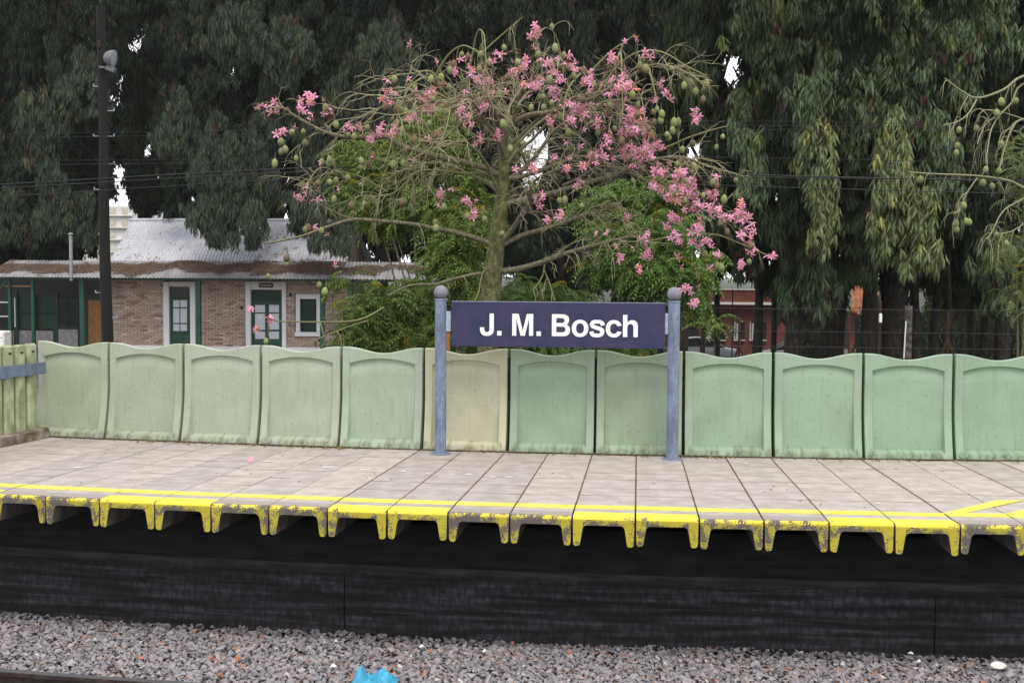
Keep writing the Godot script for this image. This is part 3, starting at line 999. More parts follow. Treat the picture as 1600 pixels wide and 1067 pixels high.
	for q in [[12, 431, 16, 600], [48, 431, 52.5, 600], [123.5, 433, 130.5, 600], [305.5, 434, 312.5, 600], [499.5, 434, 506, 600], [545, 434, 551, 600], [640, 434, 646, 600]]:
		part("verandah_post", st, M.green, [q[0], q[1], q[2], pix(Vector3(-8, floor_y, -E - 0.3)).y], E + 0.25, 0.14, 0.01)
	part("fascia", st, M.green, [-20, 433.2, 668, 438.5], E + 0.2, 0.05)
	part("cross_rail", st, M.orange, [5, 446, 50, 448], E + 0.3, 0.05)
	var b := Buf.new()
	b.bar(at(-8, 458, E + 0.3), at(12, 436, E + 0.3), 0.09, 0.06)
	obj("brace", b.mesh(M.green), st)
	b = Buf.new()
	var e0 := at(-25, 432.5, E)
	var e1 := at(672, 432.5, E)
	e1.y = e0.y
	var t0 := Vector3(at(17, 407.5, W).x, at(17, 406.5, W).y, -W + 0.1)
	var t1 := Vector3(at(680, 406.5, W).x, t0.y, -W + 0.1)
	corrugated(b, e0, e1, t0, t1)
	obj("verandah_roof", b.mesh(M.old_zinc), st)
	b = Buf.new()
	var R := 45.4
	var f0 := at(168, 412.5, W - 0.15)
	var f1 := at(541, 412.5, W - 0.15)
	f1.y = f0.y
	var r0 := at(205, 344.5, R)
	var r1 := at(552, 344.5, R)
	r1.y = r0.y
	corrugated(b, f0, f1, r0, r1)
	corrugated(b, Vector3(f1.x, f1.y, -2 * R + W), Vector3(f0.x, f0.y, -2 * R + W), r1, r0)
	var roof := obj("main_roof", b.mesh(M.zinc), st)
	b = Buf.new()
	b.tube([r0 + Vector3(-0.05, 0.02, 0), r1 + Vector3(0.05, 0.02, 0)], [0.07, 0.07], 8)
	obj("ridge_cap", b.mesh(M.zinc), roof)
	for x in [f0.x + 0.35, f1.x - 0.35]:
		b = Buf.new()
		b.tri(Vector3(x, f0.y - 0.05, -W), Vector3(x, r0.y - 0.06, -R), Vector3(x, f0.y - 0.05, -2 * R + W))
		obj("gable", b.mesh(M.mortar), st)
	# leaf litter on the roofs
	var flake := Buf.new()
	flake.tri(Vector3(-0.05, 0, 0), Vector3(0, 0.006, 0.012), Vector3(0.05, 0, 0))
	flake.tri(Vector3(-0.05, 0, 0), Vector3(0.05, 0, 0), Vector3(0, 0.008, -0.012))
	var fm := flake.mesh(M.litter)
	var where := []
	var tint := []
	var f := FastNoiseLite.new(); f.seed = 77; f.frequency = 0.45; f.fractal_octaves = 3
	var nn := (e1 - e0).cross(t0 - e0).normalized()
	var slope := Basis(Vector3.RIGHT, nn, Vector3.RIGHT.cross(nn))
	for i in 34000:
		var u := rng.randf()
		var v := rng.randf()
		var cover := f.get_noise_2d(u * 16, v * 3.0) * 0.7 + 0.42 - absf(v - 0.55) * 0.75
		if u > 0.80: cover -= 0.3
		if v < 0.2: cover -= 0.25
		if u < 0.25 and v > 0.75: cover -= 0.4
		if rng.randf() > cover * 4.0: continue
		var p := e0.lerp(e1, u).lerp(t0.lerp(t1, u), v) + nn * (0.022 + 0.03 * maxf(cover, 0) * rng.randf())
		where.append(Transform3D(slope * Basis.from_euler(Vector3(vr(-0.3, 0.3), vr(0, TAU), vr(-0.3, 0.3))), p))
		var k := vr(0.5, 1.2)
		tint.append(Color(0.155 * k, 0.105 * k, 0.078 * k))
	nn = (f1 - f0).cross(r0 - f0).normalized()
	slope = Basis(Vector3.RIGHT, nn, Vector3.RIGHT.cross(nn))
	for i in 3000:
		var u := rng.randf()
		var v := pow(rng.randf(), 1.8)
		if u < 0.45 and rng.randf() < 0.7: continue
		if f.get_noise_2d(u * 30 + 50, v * 8) < -0.05 + v * 0.3: continue
		var p := f0.lerp(f1, u).lerp(r0.lerp(r1, u), v) + nn * 0.02
		where.append(Transform3D(slope * Basis.from_euler(Vector3(vr(-0.2, 0.2), PI / 2 + vr(-0.2, 0.2), vr(-0.2, 0.2))).scaled(Vector3(1.3, 1, 1)), p))
		var k := vr(0.5, 1.3)
		tint.append(Color(0.16 * k, 0.09 * k, 0.055 * k))
	many("fallen_leaves", fm, M.litter, where, tint, st)
	# gable dormer seen through the branches at the right end of the roof is left as the plain roof edge
	var flue := thing("flue_pipe", at(110.5, 432, E + 0.1))
	tag(flue, "thin zinc flue pipe standing at the verandah edge left of the pole", "pipe")
	b = Buf.new()
	var h := at(110.5, 368, E + 0.1).y - flue.position.y
	b.lathe(Vector3(0, -0.15, 0), [Vector2(0.06, 0), Vector2(0.06, h * 0.55), Vector2(0.066, h * 0.55), Vector2(0.066, h * 0.55 + 0.06), Vector2(0.06, h * 0.55 + 0.06), Vector2(0.06, h + 0.15), Vector2(0.045, h + 0.15)], 14)
	obj("pipe", b.mesh(M.steel), flue)
	b = Buf.new()
	b.lathe(Vector3(0, h + 0.03, 0), [Vector2(0.0, 0.09), Vector2(0.1, 0.03), Vector2(0.1, 0.0), Vector2(0.0, 0.0)], 14)
	obj("cap", b.mesh(M.steel), flue)
	var cab := thing("white_cabinet", at(0, 540, E - 0.6))
	tag(cab, "white cabinet behind the slatted fence at the left edge", "cabinet")
	b = Buf.new()
	b.bevel(Vector3(-0.28, -0.2, 0), Vector3(1.1, 1.45, 0.6), 0.05)
	obj("body", b.mesh(M.white), cab)
	b = Buf.new()
	b.bevel(Vector3(-0.28, 0.3, 0.3), Vector3(1.0, 0.03, 0.02), 0.005)
	obj("seam", b.mesh(M.grey_panel), cab)

# ------------------------------------------------------------------ pole and cables
func build_pole() -> void:
	var Z := 33.0
	var foot := at(167, 545, Z)
	foot.y = land(Z)
	var head := at(157, 10, Z)
	var o := thing("utility_pole", foot)
	tag(o, "tall dark timber utility pole with step irons in front of the station", "pole")
	var b := Buf.new()
	var h := head.y - foot.y
	var lean := head.x - foot.x
	var p := []
	var r := []
	for k in 13:
		p.append(Vector3(lean * k / 12.0 + 0.02 * sin(k * 0.9), h * k / 12.0, 0))
		r.append(lerpf(0.175, 0.115, k / 12.0))
	b.tube(p, r, 14)
	obj("shaft", b.mesh(M.timber_pole), o)
	for q in [[146, 135, -1], [178, 173, 1], [146, 213, -1], [178, 213, 1], [178, 256, 1], [147, 296, -1], [149, 457, -1], [183, 496, 1]]:
		b = Buf.new()
		var a := at(q[0], q[1], Z) - foot
		var x: float = lean * a.y / h + q[2] * 0.1
		b.bar(Vector3(x, a.y, 0.02), Vector3(a.x, a.y, 0.02), 0.022, 0.022)
		b.bar(Vector3(a.x, a.y - 0.01, 0.02), Vector3(a.x, a.y + 0.07, 0.02), 0.022, 0.022)
		obj("step_iron", b.mesh(M.bracket), o)
	b = Buf.new()
	b.bevel(at(157, 70, Z) - foot + Vector3(0.0, 0, 0.14), Vector3(0.09, 0.2, 0.04), 0.008)
	obj("clamp", b.mesh(M.rust), o)
	# floodlight: bowl, rim glass, bracket, gear box
	var f := thing("floodlight", at(158, 106, Z))
	tag(f, "grey bowl floodlight bracketed near the top of the utility pole", "floodlight")
	var bowl := Buf.new()
	bowl.lathe(Vector3.ZERO, [Vector2(0.0, -0.26), Vector2(0.09, -0.25), Vector2(0.16, -0.20), Vector2(0.21, -0.11), Vector2(0.235, 0.0), Vector2(0.245, 0.0), Vector2(0.245, 0.03), Vector2(0.23, 0.03)], 22)
	var tilt := Basis.from_euler(Vector3(0.25, 0.0, -1.8))
	var m := obj("bowl", smoothed(bowl, 40).mesh(M.lamp_shell), f)
	m.transform = Transform3D(tilt, Vector3(0.42, 0.22, 0.18))
	bowl = Buf.new()
	bowl.lathe(Vector3(0, 0.012, 0), [Vector2(0.0, 0.03), Vector2(0.15, 0.02), Vector2(0.23, 0.0)], 22)
	obj("glass", bowl.mesh(M.lamp_glass), m)
	b = Buf.new()
	b.bar(Vector3(0.0, 0.0, 0.16), Vector3(0.4, -0.03, 0.16), 0.05, 0.03)
	b.bar(Vector3(0.4, -0.03, 0.16), Vector3(0.36, 0.18, 0.16), 0.05, 0.03)
	obj("bracket", b.mesh(M.lamp_shell), f)
	b = Buf.new()
	b.bevel(Vector3(0.36, -0.07, 0.2), Vector3(0.26, 0.14, 0.16), 0.02, Basis.from_euler(Vector3(0, 0, -0.35)))
	obj("gear_box", b.mesh(M.lamp_shell), f)

func build_cables() -> void:
	var Z := 24.0
	var spans := [
		[288, 262, 262, 272, 284, 0.016, "upper thick black overhead cable crossing behind the pink tree"],
		[294, 268, 266, 276, 281, 0.016, "thick black overhead cable just below the upper thick one"],
		[307, 279, 276, 290, 303, 0.012, "lowest black overhead cable, below the two thick ones"],
		[209, 202, 196, 189, 197, 0.006, "topmost thin overhead wire across the trees"],
		[215, 209, 203, 196, 200, 0.006, "second thin overhead wire from the top across the trees"],
		[251, 247, 236, 204, 206, 0.006, "third thin overhead wire from the top across the trees"],
		[258, 252, 246, 246, 255, 0.007, "thin overhead wire right above the thick black cables"],
	]
	for q in spans:
		var o := thing("overhead_cable")
		tag(o, q[6], "cable", "overhead cables")
		var pts := [at(-220, q[0] + (q[0] - q[1]) * 0.46, Z), at(0, q[0], Z), at(480, q[1], Z), at(790, q[2], Z), at(1140, q[3], Z), at(1600, q[4], Z), at(1850, q[4] + (q[4] - q[3]) * 0.54, Z)]
		var b := Buf.new()
		var p := []
		var r := []
		for i in pts.size() - 1:
			for k in 6:
				p.append((pts[i] as Vector3).cubic_interpolate(pts[i + 1], pts[maxi(i - 1, 0)], pts[mini(i + 2, pts.size() - 1)], k / 6.0))
				r.append(q[5] * 0.7)
		b.tube(p, r, 5)
		obj("conductor", b.mesh(M.wire), o)

# ------------------------------------------------------------------ wire fence, houses and cars beyond
func build_wire_fence() -> void:
	var Z := 22.0
	var o := thing("wire_fence")
	tag(o, "chain link fence on concrete and iron posts below the dark trees", "fence")
	var b := Buf.new()
	var y0 := land(Z)
	var y1 := at(1420, 484, Z).y
	var x0 := at(1062, 500, Z).x
	var x1 := at(1760, 500, Z).x
	var h := y1 - y0
	var n := int((x1 - x0) / 0.075)
	for i in range(-int(h / 0.075), n):
		for sd in [1.0, -1.0]:
			var xa: float = x0 + i * 0.075 if sd > 0 else x0 + (i * 0.075 + h)
			var xb: float = xa + sd * h
			var ta := clampf((x0 - xa) / (xb - xa), 0, 1)
			var tb := clampf((x1 - xa) / (xb - xa), 0, 1)
			if sd < 0:
				ta = clampf((x1 - xa) / (xb - xa), 0, 1)
				tb = clampf((x0 - xa) / (xb - xa), 0, 1)
			if tb <= ta: continue
			var z: float = -Z + 0.003 * sd
			b.tube([Vector3(lerpf(xa, xb, ta), y0 + h * ta, z), Vector3(lerpf(xa, xb, tb), y0 + h * tb, z)], [0.0008, 0.0008], 3, false)
	tag(obj("chain_link", b.mesh(M.galv), o), "", "", "", "stuff")
	for py in [484, 520, 544]:
		b = Buf.new()
		var y := at(1420, py, Z).y
		b.tube([Vector3(x0, y, -Z), Vector3(x1, y, -Z)], [0.0035, 0.0035], 4)
		obj("strand", b.mesh(M.galv), o)
	for q in [[1421, 478, 10, 0], [1156, 500, 4, 1], [1483, 487, 4, 1], [1376, 470, 5, 2], [1660, 480, 10, 0]]:
		b = Buf.new()
		var a := at(q[0], q[1], Z + 0.06)
		var wd := at(q[0] + q[2], q[1], Z).x - at(q[0], q[1], Z).x
		b.bevel(Vector3(a.x, (a.y + y0) / 2, a.z), Vector3(wd, a.y - y0, wd), 0.006)
		var m: Material = M.concrete_post if q[3] == 0 else M.rust
		if q[3] == 1:
			for sd in [-1.0, 1.0]: b.bar(Vector3(a.x, a.y - 0.45, a.z), Vector3(a.x + sd * 0.75, y0, a.z), 0.035, 0.035)
		obj("post", b.mesh(m), o)
	b = Buf.new()
	b.bevel(at(1376.5, 497, Z - 0.1), Vector3(0.05, 0.16, 0.05), 0.01)
	obj("white_insulator", b.mesh(M.white), o)
	b = Buf.new()
	b.bar(at(1413, 560, Z - 0.05), at(1416.5, 502, Z - 0.05), 0.02, 0.02)
	obj("white_rod", b.mesh(M.cream), o)

func house_box(o: Node3D, called: String, m: Material, r: Array, depth: float, thick: float) -> MeshInstance3D:
	return part(called, o, m, r, depth, thick)

func build_beyond() -> void:
	var Z := 75.0
	var gy := pix(Vector3(15, land(Z), -Z)).y
	var o := thing("red_house")
	tag(o, "flat-roofed red brick house with a white band behind the right sign post", "building")
	part("wall", o, M.red_brick, [1040, 480, 1262, gy], Z, 8.0)
	part("parapet", o, M.red_brick, [1040, 453, 1225, 472], Z - 0.5, 0.4)
	part("coping", o, M.stucco, [1040, 451.5, 1226, 453.2], Z - 0.55, 0.5)
	part("white_band", o, M.cream, [1038, 472, 1227, 475.5], Z - 0.6, 0.9)
	part("soffit", o, M.red_brick, [1040, 476, 1225, 483], Z - 0.3, 0.3)
	for q in [[1058, 500, 1092, 534], [1102, 507, 1134, 531], [1148, 503, 1164, 531], [1172, 503, 1198, 531]]:
		var w := part("window", o, M.dark_glass, q, Z - 0.02, 0.1)
		part("window_sill", w, M.stucco, [q[0] - 1, q[3], q[2] + 1, q[3] + 1.5], Z - 0.15, 0.2)
		part("window_frame", w, M.cream if q[0] > 1140 else M.dark_glass, [q[0], q[1], q[0] + 1.4, q[3]], Z - 0.08, 0.08)
		part("curtain", w, M.frosted if q[0] > 1140 else M.grey_panel, [q[0] + 3, q[1] + 2, q[0] + 9, q[3] - 1], Z - 0.03, 0.006)
	o = thing("tiled_house")
	tag(o, "brick house with an orange clay tile roof between the dark trunks", "building")
	Z = 78.0
	part("wall", o, M.brown_wall, [1290, 486, 1420, gy], Z, 6.0)
	part("brick_base", o, M.stucco, [1318, 546, 1360, gy], Z - 0.3, 0.25)
	part("pillar", o, M.red_brick, [1328, 484, 1336, gy], Z - 1.6, 0.4)
	part("white_pillar", o, M.cream, [1345.5, 484, 1348, gy], Z - 1.6, 0.2)
	part("doorway", o, M.dark_glass, [1337, 497, 1344, 545], Z - 0.02, 0.05)
	var e0 := at(1332, 481, Z - 2.2)
	var e1 := at(1374, 481, Z - 2.2)
	var t0 := at(1332, 440, Z + 1.5)
	var t1 := at(1374, 440, Z + 1.5)
	var roof := Buf.new()
	corrugated(roof, e0, e1, t0, t1, 0.24, 0.07, 10)
	var rf := obj("roof", roof.mesh(M.tile), o)
	roof = Buf.new()
	roof.bar(e0, e1, 0.12, 0.14)
	obj("gutter", roof.mesh(M.tile), rf)
	roof = Buf.new()
	roof.tube([at(1330, 486, Z - 2.0), at(1337, 487, Z - 2.3), at(1345, 492, Z - 2.4)], [0.18, 0.18, 0.12], 8)
	obj("arched_lintel", roof.mesh(M.tile), o)
	o = thing("cream_house")
	tag(o, "pale cream house glimpsed between trunks right of the pink tree trunk", "building")
	Z = 80.0
	part("wall", o, M.stucco, [812, 366, 905, gy], Z, 8.0)
	part("roof_slab", o, M.cream, [808, 361, 909, 366], Z - 0.4, 8.6)
	for q in [[824, 385, 838, 402], [858, 382, 874, 402], [846, 412, 856, 440]]: part("window", o, M.dark_glass, q, Z - 0.04, 0.1)
	o = thing("pale_apartment_block")
	tag(o, "tall pale apartment block glimpsed behind the utility pole", "building")
	Z = 95.0
	part("wall", o, M.cream, [120, 322, 206, pix(Vector3(-30, land(Z), -Z)).y], Z, 12.0)
	for k in 5: part("floor_band", o, M.stucco, [119, 336 + k * 19, 207, 338 + k * 19], Z - 0.2, 0.3)
	for k in 5:
		for q in [126, 148, 171, 190]: part("window", o, M.stucco, [q, 324 + k * 19, q + 8, 333 + k * 19], Z - 0.06, 0.1)  # panes painted pale, standing in for overexposed glare
	# cars
	car("silver sedan parked in front of the red brick house", at(1098, 527, 66), 0.0, M.car_silver, 1.0)
	car("silver car half hidden by a thick trunk right of the red house", at(1240, 532, 68), PI, M.car_silver, 1.0)
	# lantern on a rusty rod, seen before the red house
	o = thing("street_lantern", at(1144, 532, 60))
	o.position.y = land(60)
	tag(o, "small street lantern on a thin rusty rod before the red house", "lantern")
	var b := Buf.new()
	var top := at(1145, 452, 60).y - land(60)
	var mid := at(1144, 524, 60).y - land(60)
	b.tube([Vector3(0.02, 0, 0), Vector3(0, top, 0)], [0.035, 0.03], 6)
	obj("rod", b.mesh(M.rust), o)
	b = Buf.new()
	b.lathe(Vector3(0, mid - 0.1, 0.06), [Vector2(0.0, 0.0), Vector2(0.1, 0.02), Vector2(0.15, 0.2), Vector2(0.0, 0.2)], 8)
	obj("glass", b.mesh(M.lamp_glass), o)
	b = Buf.new()
	b.lathe(Vector3(0, mid + 0.1, 0.06), [Vector2(0.18, 0.0), Vector2(0.12, 0.12), Vector2(0.0, 0.2)], 8)
	obj("hood", b.mesh(M.galv), o)
	# a person or a bright thing cannot be told at the far right, so only the pale post is built
	o = thing("pale_post", at(1581, 540, 58))
	o.position.y = land(58)
	tag(o, "pale leaning post far behind the trees near the right edge", "post")
	b = Buf.new()
	b.tube([Vector3(-0.15, 0, 0), Vector3(-0.1, 2.0, 0), Vector3(0.0, 2.9, 0), Vector3(0.12, 3.3, 0)], [0.07, 0.06, 0.05, 0.05], 8)
	obj("shaft", b.mesh(M.cream), o)
	b = Buf.new()
	b.ball(Vector3(0.14, 3.32, 0), Vector3(0.1, 0.07, 0.07), 6, 8)
	obj("knob", b.mesh(M.cream), o)

func car(label: String, roof_top: Vector3, turn: float, paint: Material, k: float) -> void:
	var o := thing("parked_car", Vector3(roof_top.x, roof_top.y - 1.43, roof_top.z), turn)
	tag(o, label, "car", "cars parked along the far road")
	# cross-sections along the length: x, half width at sill, shoulder height, roof height, half width of roof
	var body := Buf.new()
	var side := [[-2.1, 0.30, 0.70], [-2.05, 0.25, 0.82], [-1.5, 0.22, 0.93], [-0.9, 0.2, 0.96], [0.3, 0.2, 0.95], [1.0, 0.2, 0.92], [1.85, 0.25, 0.78], [2.1, 0.3, 0.6]]
	for i in side.size() - 1:
		var a: Array = side[i]
		var e: Array = side[i + 1]
		var wa := 0.82 if i > 0 else 0.7
		var we := 0.82 if i < side.size() - 2 else 0.68
		for s in [-1.0, 1.0]:
			var p := [Vector3(a[0], a[1], s * wa), Vector3(e[0], e[1], s * we), Vector3(e[0], lerpf(e[1], e[2], 0.65), s * we * 1.04), Vector3(a[0], lerpf(a[1], a[2], 0.65), s * wa * 1.04), Vector3(e[0], e[2], s * we * 0.9), Vector3(a[0], a[2], s * wa * 0.9)]
			if s > 0:
				body.quad(p[0], p[1], p[2], p[3]); body.quad(p[3], p[2], p[4], p[5])
			else:
				body.quad(p[1], p[0], p[3], p[2]); body.quad(p[2], p[3], p[5], p[4])
		body.quad(Vector3(a[0], a[2], wa * 0.9), Vector3(e[0], e[2], we * 0.9), Vector3(e[0], e[2], -we * 0.9), Vector3(a[0], a[2], -wa * 0.9))
		body.quad(Vector3(a[0], a[1], -wa), Vector3(e[0], e[1], -we), Vector3(e[0], e[1], we), Vector3(a[0], a[1], wa))
	for q in [[-2.1, 0.3, 0.7, 0.7], [2.1, 0.3, 0.6, 0.68]]:
		body.quad(Vector3(q[0], q[1], -q[3]), Vector3(q[0], q[1], q[3]), Vector3(q[0], q[2], q[3] * 0.9), Vector3(q[0], q[2], -q[3] * 0.9))
	obj("body", smoothed(body, 35).mesh(paint), o)
	var glass := Buf.new()
	var g := [[-1.55, 0.93, 0.72], [-0.85, 1.36, 0.58], [-0.3, 1.41, 0.58], [0.35, 1.36, 0.58], [1.15, 0.92, 0.70]]
	for i in g.size() - 1:
		var a: Array = g[i]
		var e: Array = g[i + 1]
		for s in [-1.0, 1.0]:
			var low_a := Vector3(a[0], 0.92, s * 0.74)
			var low_e := Vector3(e[0], 0.92, s * 0.74)
			if s > 0: glass.quad(low_a, low_e, Vector3(e[0], e[1], e[2]), Vector3(a[0], a[1], a[2]))
			else: glass.quad(low_e, low_a, Vector3(a[0], a[1], -a[2]), Vector3(e[0], e[1], -e[2]))
		glass.quad(Vector3(a[0], a[1], a[2]), Vector3(e[0], e[1], e[2]), Vector3(e[0], e[1], -e[2]), Vector3(a[0], a[1], -a[2]))
	obj("windows", glass.mesh(M.dark_glass), o)
	var top := Buf.new()
	for i in [1, 2]:
		var a: Array = g[i]
		var e: Array = g[i + 1]
		top.box(Vector3((a[0] + e[0]) / 2, (a[1] + e[1]) / 2 + 0.015, 0), Vector3(e[0] - a[0] + 0.02, 0.03, 1.2), Basis.from_euler(Vector3(0, 0, atan2(e[1] - a[1], e[0] - a[0]))))
	for s in [-1.0, 1.0]:
		for i in g.size() - 1:
			top.bar(Vector3(g[i][0], g[i][1] + 0.01, s * g[i][2]), Vector3(g[i + 1][0], g[i + 1][1] + 0.01, s * g[i + 1][2]), 0.06, 0.06)
		top.bar(Vector3(-0.1, 0.92, s * 0.75), Vector3(-0.1, 1.4, s * 0.6), 0.07, 0.03)
	obj("roof", top.mesh(paint), o)
	for x in [-1.3, 1.3]:
		for s in [-1.0, 1.0]:
			var w := Buf.new()
			w.lathe(Vector3.ZERO, [Vector2(0.0, -0.09), Vector2(0.29, -0.09), Vector2(0.31, -0.06), Vector2(0.31, 0.06), Vector2(0.29, 0.09), Vector2(0, 0.09)], 18)
			var wh := obj("wheel", w.mesh(M.tyre), o)
			wh.transform = Transform3D(Basis.from_euler(Vector3(PI / 2, 0, 0)), Vector3(x, 0.31, s * 0.74))
			w = Buf.new()
			w.lathe(Vector3.ZERO, [Vector2(0.0, -0.1), Vector2(0.18, -0.1), Vector2(0.18, 0.1), Vector2(0, 0.1)], 12)
			obj("hub", w.mesh(M.steel), wh)
	for s in [-1.0, 1.0]:
		var l := Buf.new()
		l.bevel(Vector3(2.06, 0.62, s * 0.52), Vector3(0.06, 0.12, 0.26), 0.015)
		obj("headlight", l.mesh(M.lamp_glass), o)

# ------------------------------------------------------------------ foliage
func leaf(b: Buf, base: Vector3, dir: Vector3, side: Vector3, l: float, w: float, fold := 0.25) -> void:
	var up := side.cross(dir).normalized()
	var mid := base + dir * l * 0.42
	var tip := base + dir * l - up * l * 0.1
	b.tri(base, mid + side * w * 0.5 + up * w * fold, tip)
	b.tri(base, tip, mid - side * w * 0.5 + up * w * fold)

# a hanging sprig: a thin stem with lance-shaped leaves that droop from it
func hanging_sprig(leaves: int, length: float, l: float, w: float, spread: float, m: Material) -> ArrayMesh:
	var b := Buf.new()
	var drift := Vector3(vr(-0.12, 0.12), 0, vr(-0.12, 0.12))
	for i in leaves:
		var t := (i + rng.randf()) / leaves
		var p := Vector3(0, -length * t, 0) + drift * t * t + Vector3(vr(-1, 1), 0, vr(-1, 1)) * 0.05
		var a := vr(0, TAU)
		var out := Vector3(cos(a), 0, sin(a))
		var d := (Vector3.DOWN + out * vr(0.1, spread)).normalized()
		var sd := d.cross(Vector3(vr(-1, 1), vr(-1, 1), vr(-1, 1))).normalized()
		var k := vr(0.7, 1.25)
		b.col = Color(k, k, k)
		leaf(b, p + out * 0.03, d, sd, l * vr(0.7, 1.15), w * vr(0.8, 1.2))
	b.col = Color(0.8, 0.6, 0.45)
	b.tube([Vector3(0, 0.12, 0), Vector3(0, -length * 0.5, 0) + drift * 0.25, Vector3(0, -length, 0) + drift], [0.006, 0.004, 0.002], 3, false)
	return b.mesh(m)

# a spray: leaflets in two ranks along an arching stem
func spray(pairs: int, length: float, l: float, w: float, m: Material) -> ArrayMesh:
	var b := Buf.new()
	for i in pairs:
		var t := (i + 0.6) / pairs
		var p := Vector3(length * t, 0.12 * length * sin(PI * t) - 0.45 * length * t * t, 0)
		for s in [-1.0, 1.0]:
			var d := Vector3(0.45, -0.45 + vr(-0.35, 0.25), s * vr(0.5, 1.0)).normalized()
			var k := vr(0.7, 1.3)
			b.col = Color(k, k * vr(0.95, 1.05), k * 0.9)
			leaf(b, p, d, d.cross(Vector3(vr(-0.4, 0.4), 1, vr(-0.4, 0.4))).normalized(), l * vr(0.7, 1.1), w)
	b.col = Color(1.1, 0.9, 0.7)
	b.tube([Vector3.ZERO, Vector3(length * 0.5, 0.0, 0), Vector3(length, -0.33 * length, 0)], [0.006, 0.004, 0.002], 3, false)
	return b.mesh(m)

var sky_gaps := [[1146, 98, 24, 36], [184, 262, 8, 36], [172, 345, 15, 34], [205, 60, 17, 14], [228, 42, 6, 5], [250, 52, 6, 6], [193, 335, 7, 26], [345, 203, 7, 9], [652, 272, 9, 22], [693, 285, 9, 16], [598, 300, 6, 12], [838, 215, 34, 36], [830, 262, 20, 26], [1090, 385, 18, 18], [1240, 385, 7, 40], [1205, 385, 9, 22], [1290, 295, 6, 18], [1215, 300, 5, 20], [1595, 340, 10, 28], [1592, 425, 8, 14], [362, 105, 6, 14], [1352, 285, 5, 30], [445, 265, 8, 30], [575, 400, 10, 18], [635, 405, 8, 22], [1310, 385, 6, 16], [1165, 420, 8, 20], [1235, 215, 4, 6], [1082, 225, 16, 26], [300, 300, 8, 12], [230, 225, 10, 14], [1395, 25, 10, 8]]

func in_gap(p: Vector3, grow := 3.0) -> bool:
	var q := pix(p)
	for g in sky_gaps:
		var dx: float = (q.x - g[0]) / (g[2] + grow)
		var dy: float = (q.y + grow * 1.5 - g[1]) / (g[3] + grow * 2.0)
		if dx * dx + dy * dy < vr(0.55, 1.3) + 0.2 * sin(q.x * 0.9 + q.y * 0.5): return true
	return false

# foliage that hangs from a bough: rx wide, h tall, its top at o
func bough(where: Array, tint: Array, o: Vector3, rx: float, h: float, count: int, c: Color, size := 1.0) -> void:
	var turn := vr(0, TAU)
	for i in count:
		var t := pow(rng.randf(), 0.85)
		var prof := 0.28 + 0.72 * sin(PI * clampf(t * 0.72 + 0.10, 0, 1))
		var lobes := 0.72 + 0.28 * sin(3.0 * turn + 5.0 * t)
		var a := vr(0, TAU)
		lobes *= 0.8 + 0.2 * sin(a * 3.0 + turn)
		var r := rx * prof * lobes * sqrt(vr(0.2, 1.0))
		var p := o + Vector3(cos(a) * r, -h * t + 0.25 * rx * (1.0 - r / rx), sin(a) * r)
		if in_gap(p, 3.0 if size < 1.4 else 8.0): continue
		var k := size * vr(0.75, 1.25)
		var out := vr(0.1, 0.45) * (1.0 - 0.6 * t)
		var basis := Basis(Vector3(-sin(a), 0, cos(a)).normalized(), -out) * Basis.from_euler(Vector3(0, vr(0, TAU), 0))
		where.append(Transform3D(basis.scaled(Vector3.ONE * k), p))
		var e := vr(0.75, 1.25)
		var q := Color(c.r * e, c.g * e, c.b * e)
		if rng.randf() < 0.035: q = Color(0.075 * e, 0.045 * e, 0.033 * e)
		elif rng.randf() < 0.08: q = Color(c.r * 1.6 * e, c.g * 1.35 * e, c.b * e)
		tint.append(q)

# lowest edge of the hanging foliage, by place across the picture
func hem(px: float) -> float:
	var h := [[-300, 425], [0, 422], [142, 415], [152, 310], [200, 310], [214, 352], [330, 352], [440, 340], [470, 365], [560, 372], [580, 402], [700, 420], [780, 430], [900, 455], [1060, 460], [1120, 430], [1180, 440], [1240, 480], [1290, 500], [1330, 440], [1400, 450], [1470, 430], [1520, 500], [1600, 505], [1900, 500]]
	for i in h.size() - 1:
		if px <= h[i + 1][0]: return lerpf(h[i][1], h[i + 1][1], (px - h[i][0]) / (h[i + 1][0] - h[i][0]))
	return 480.0

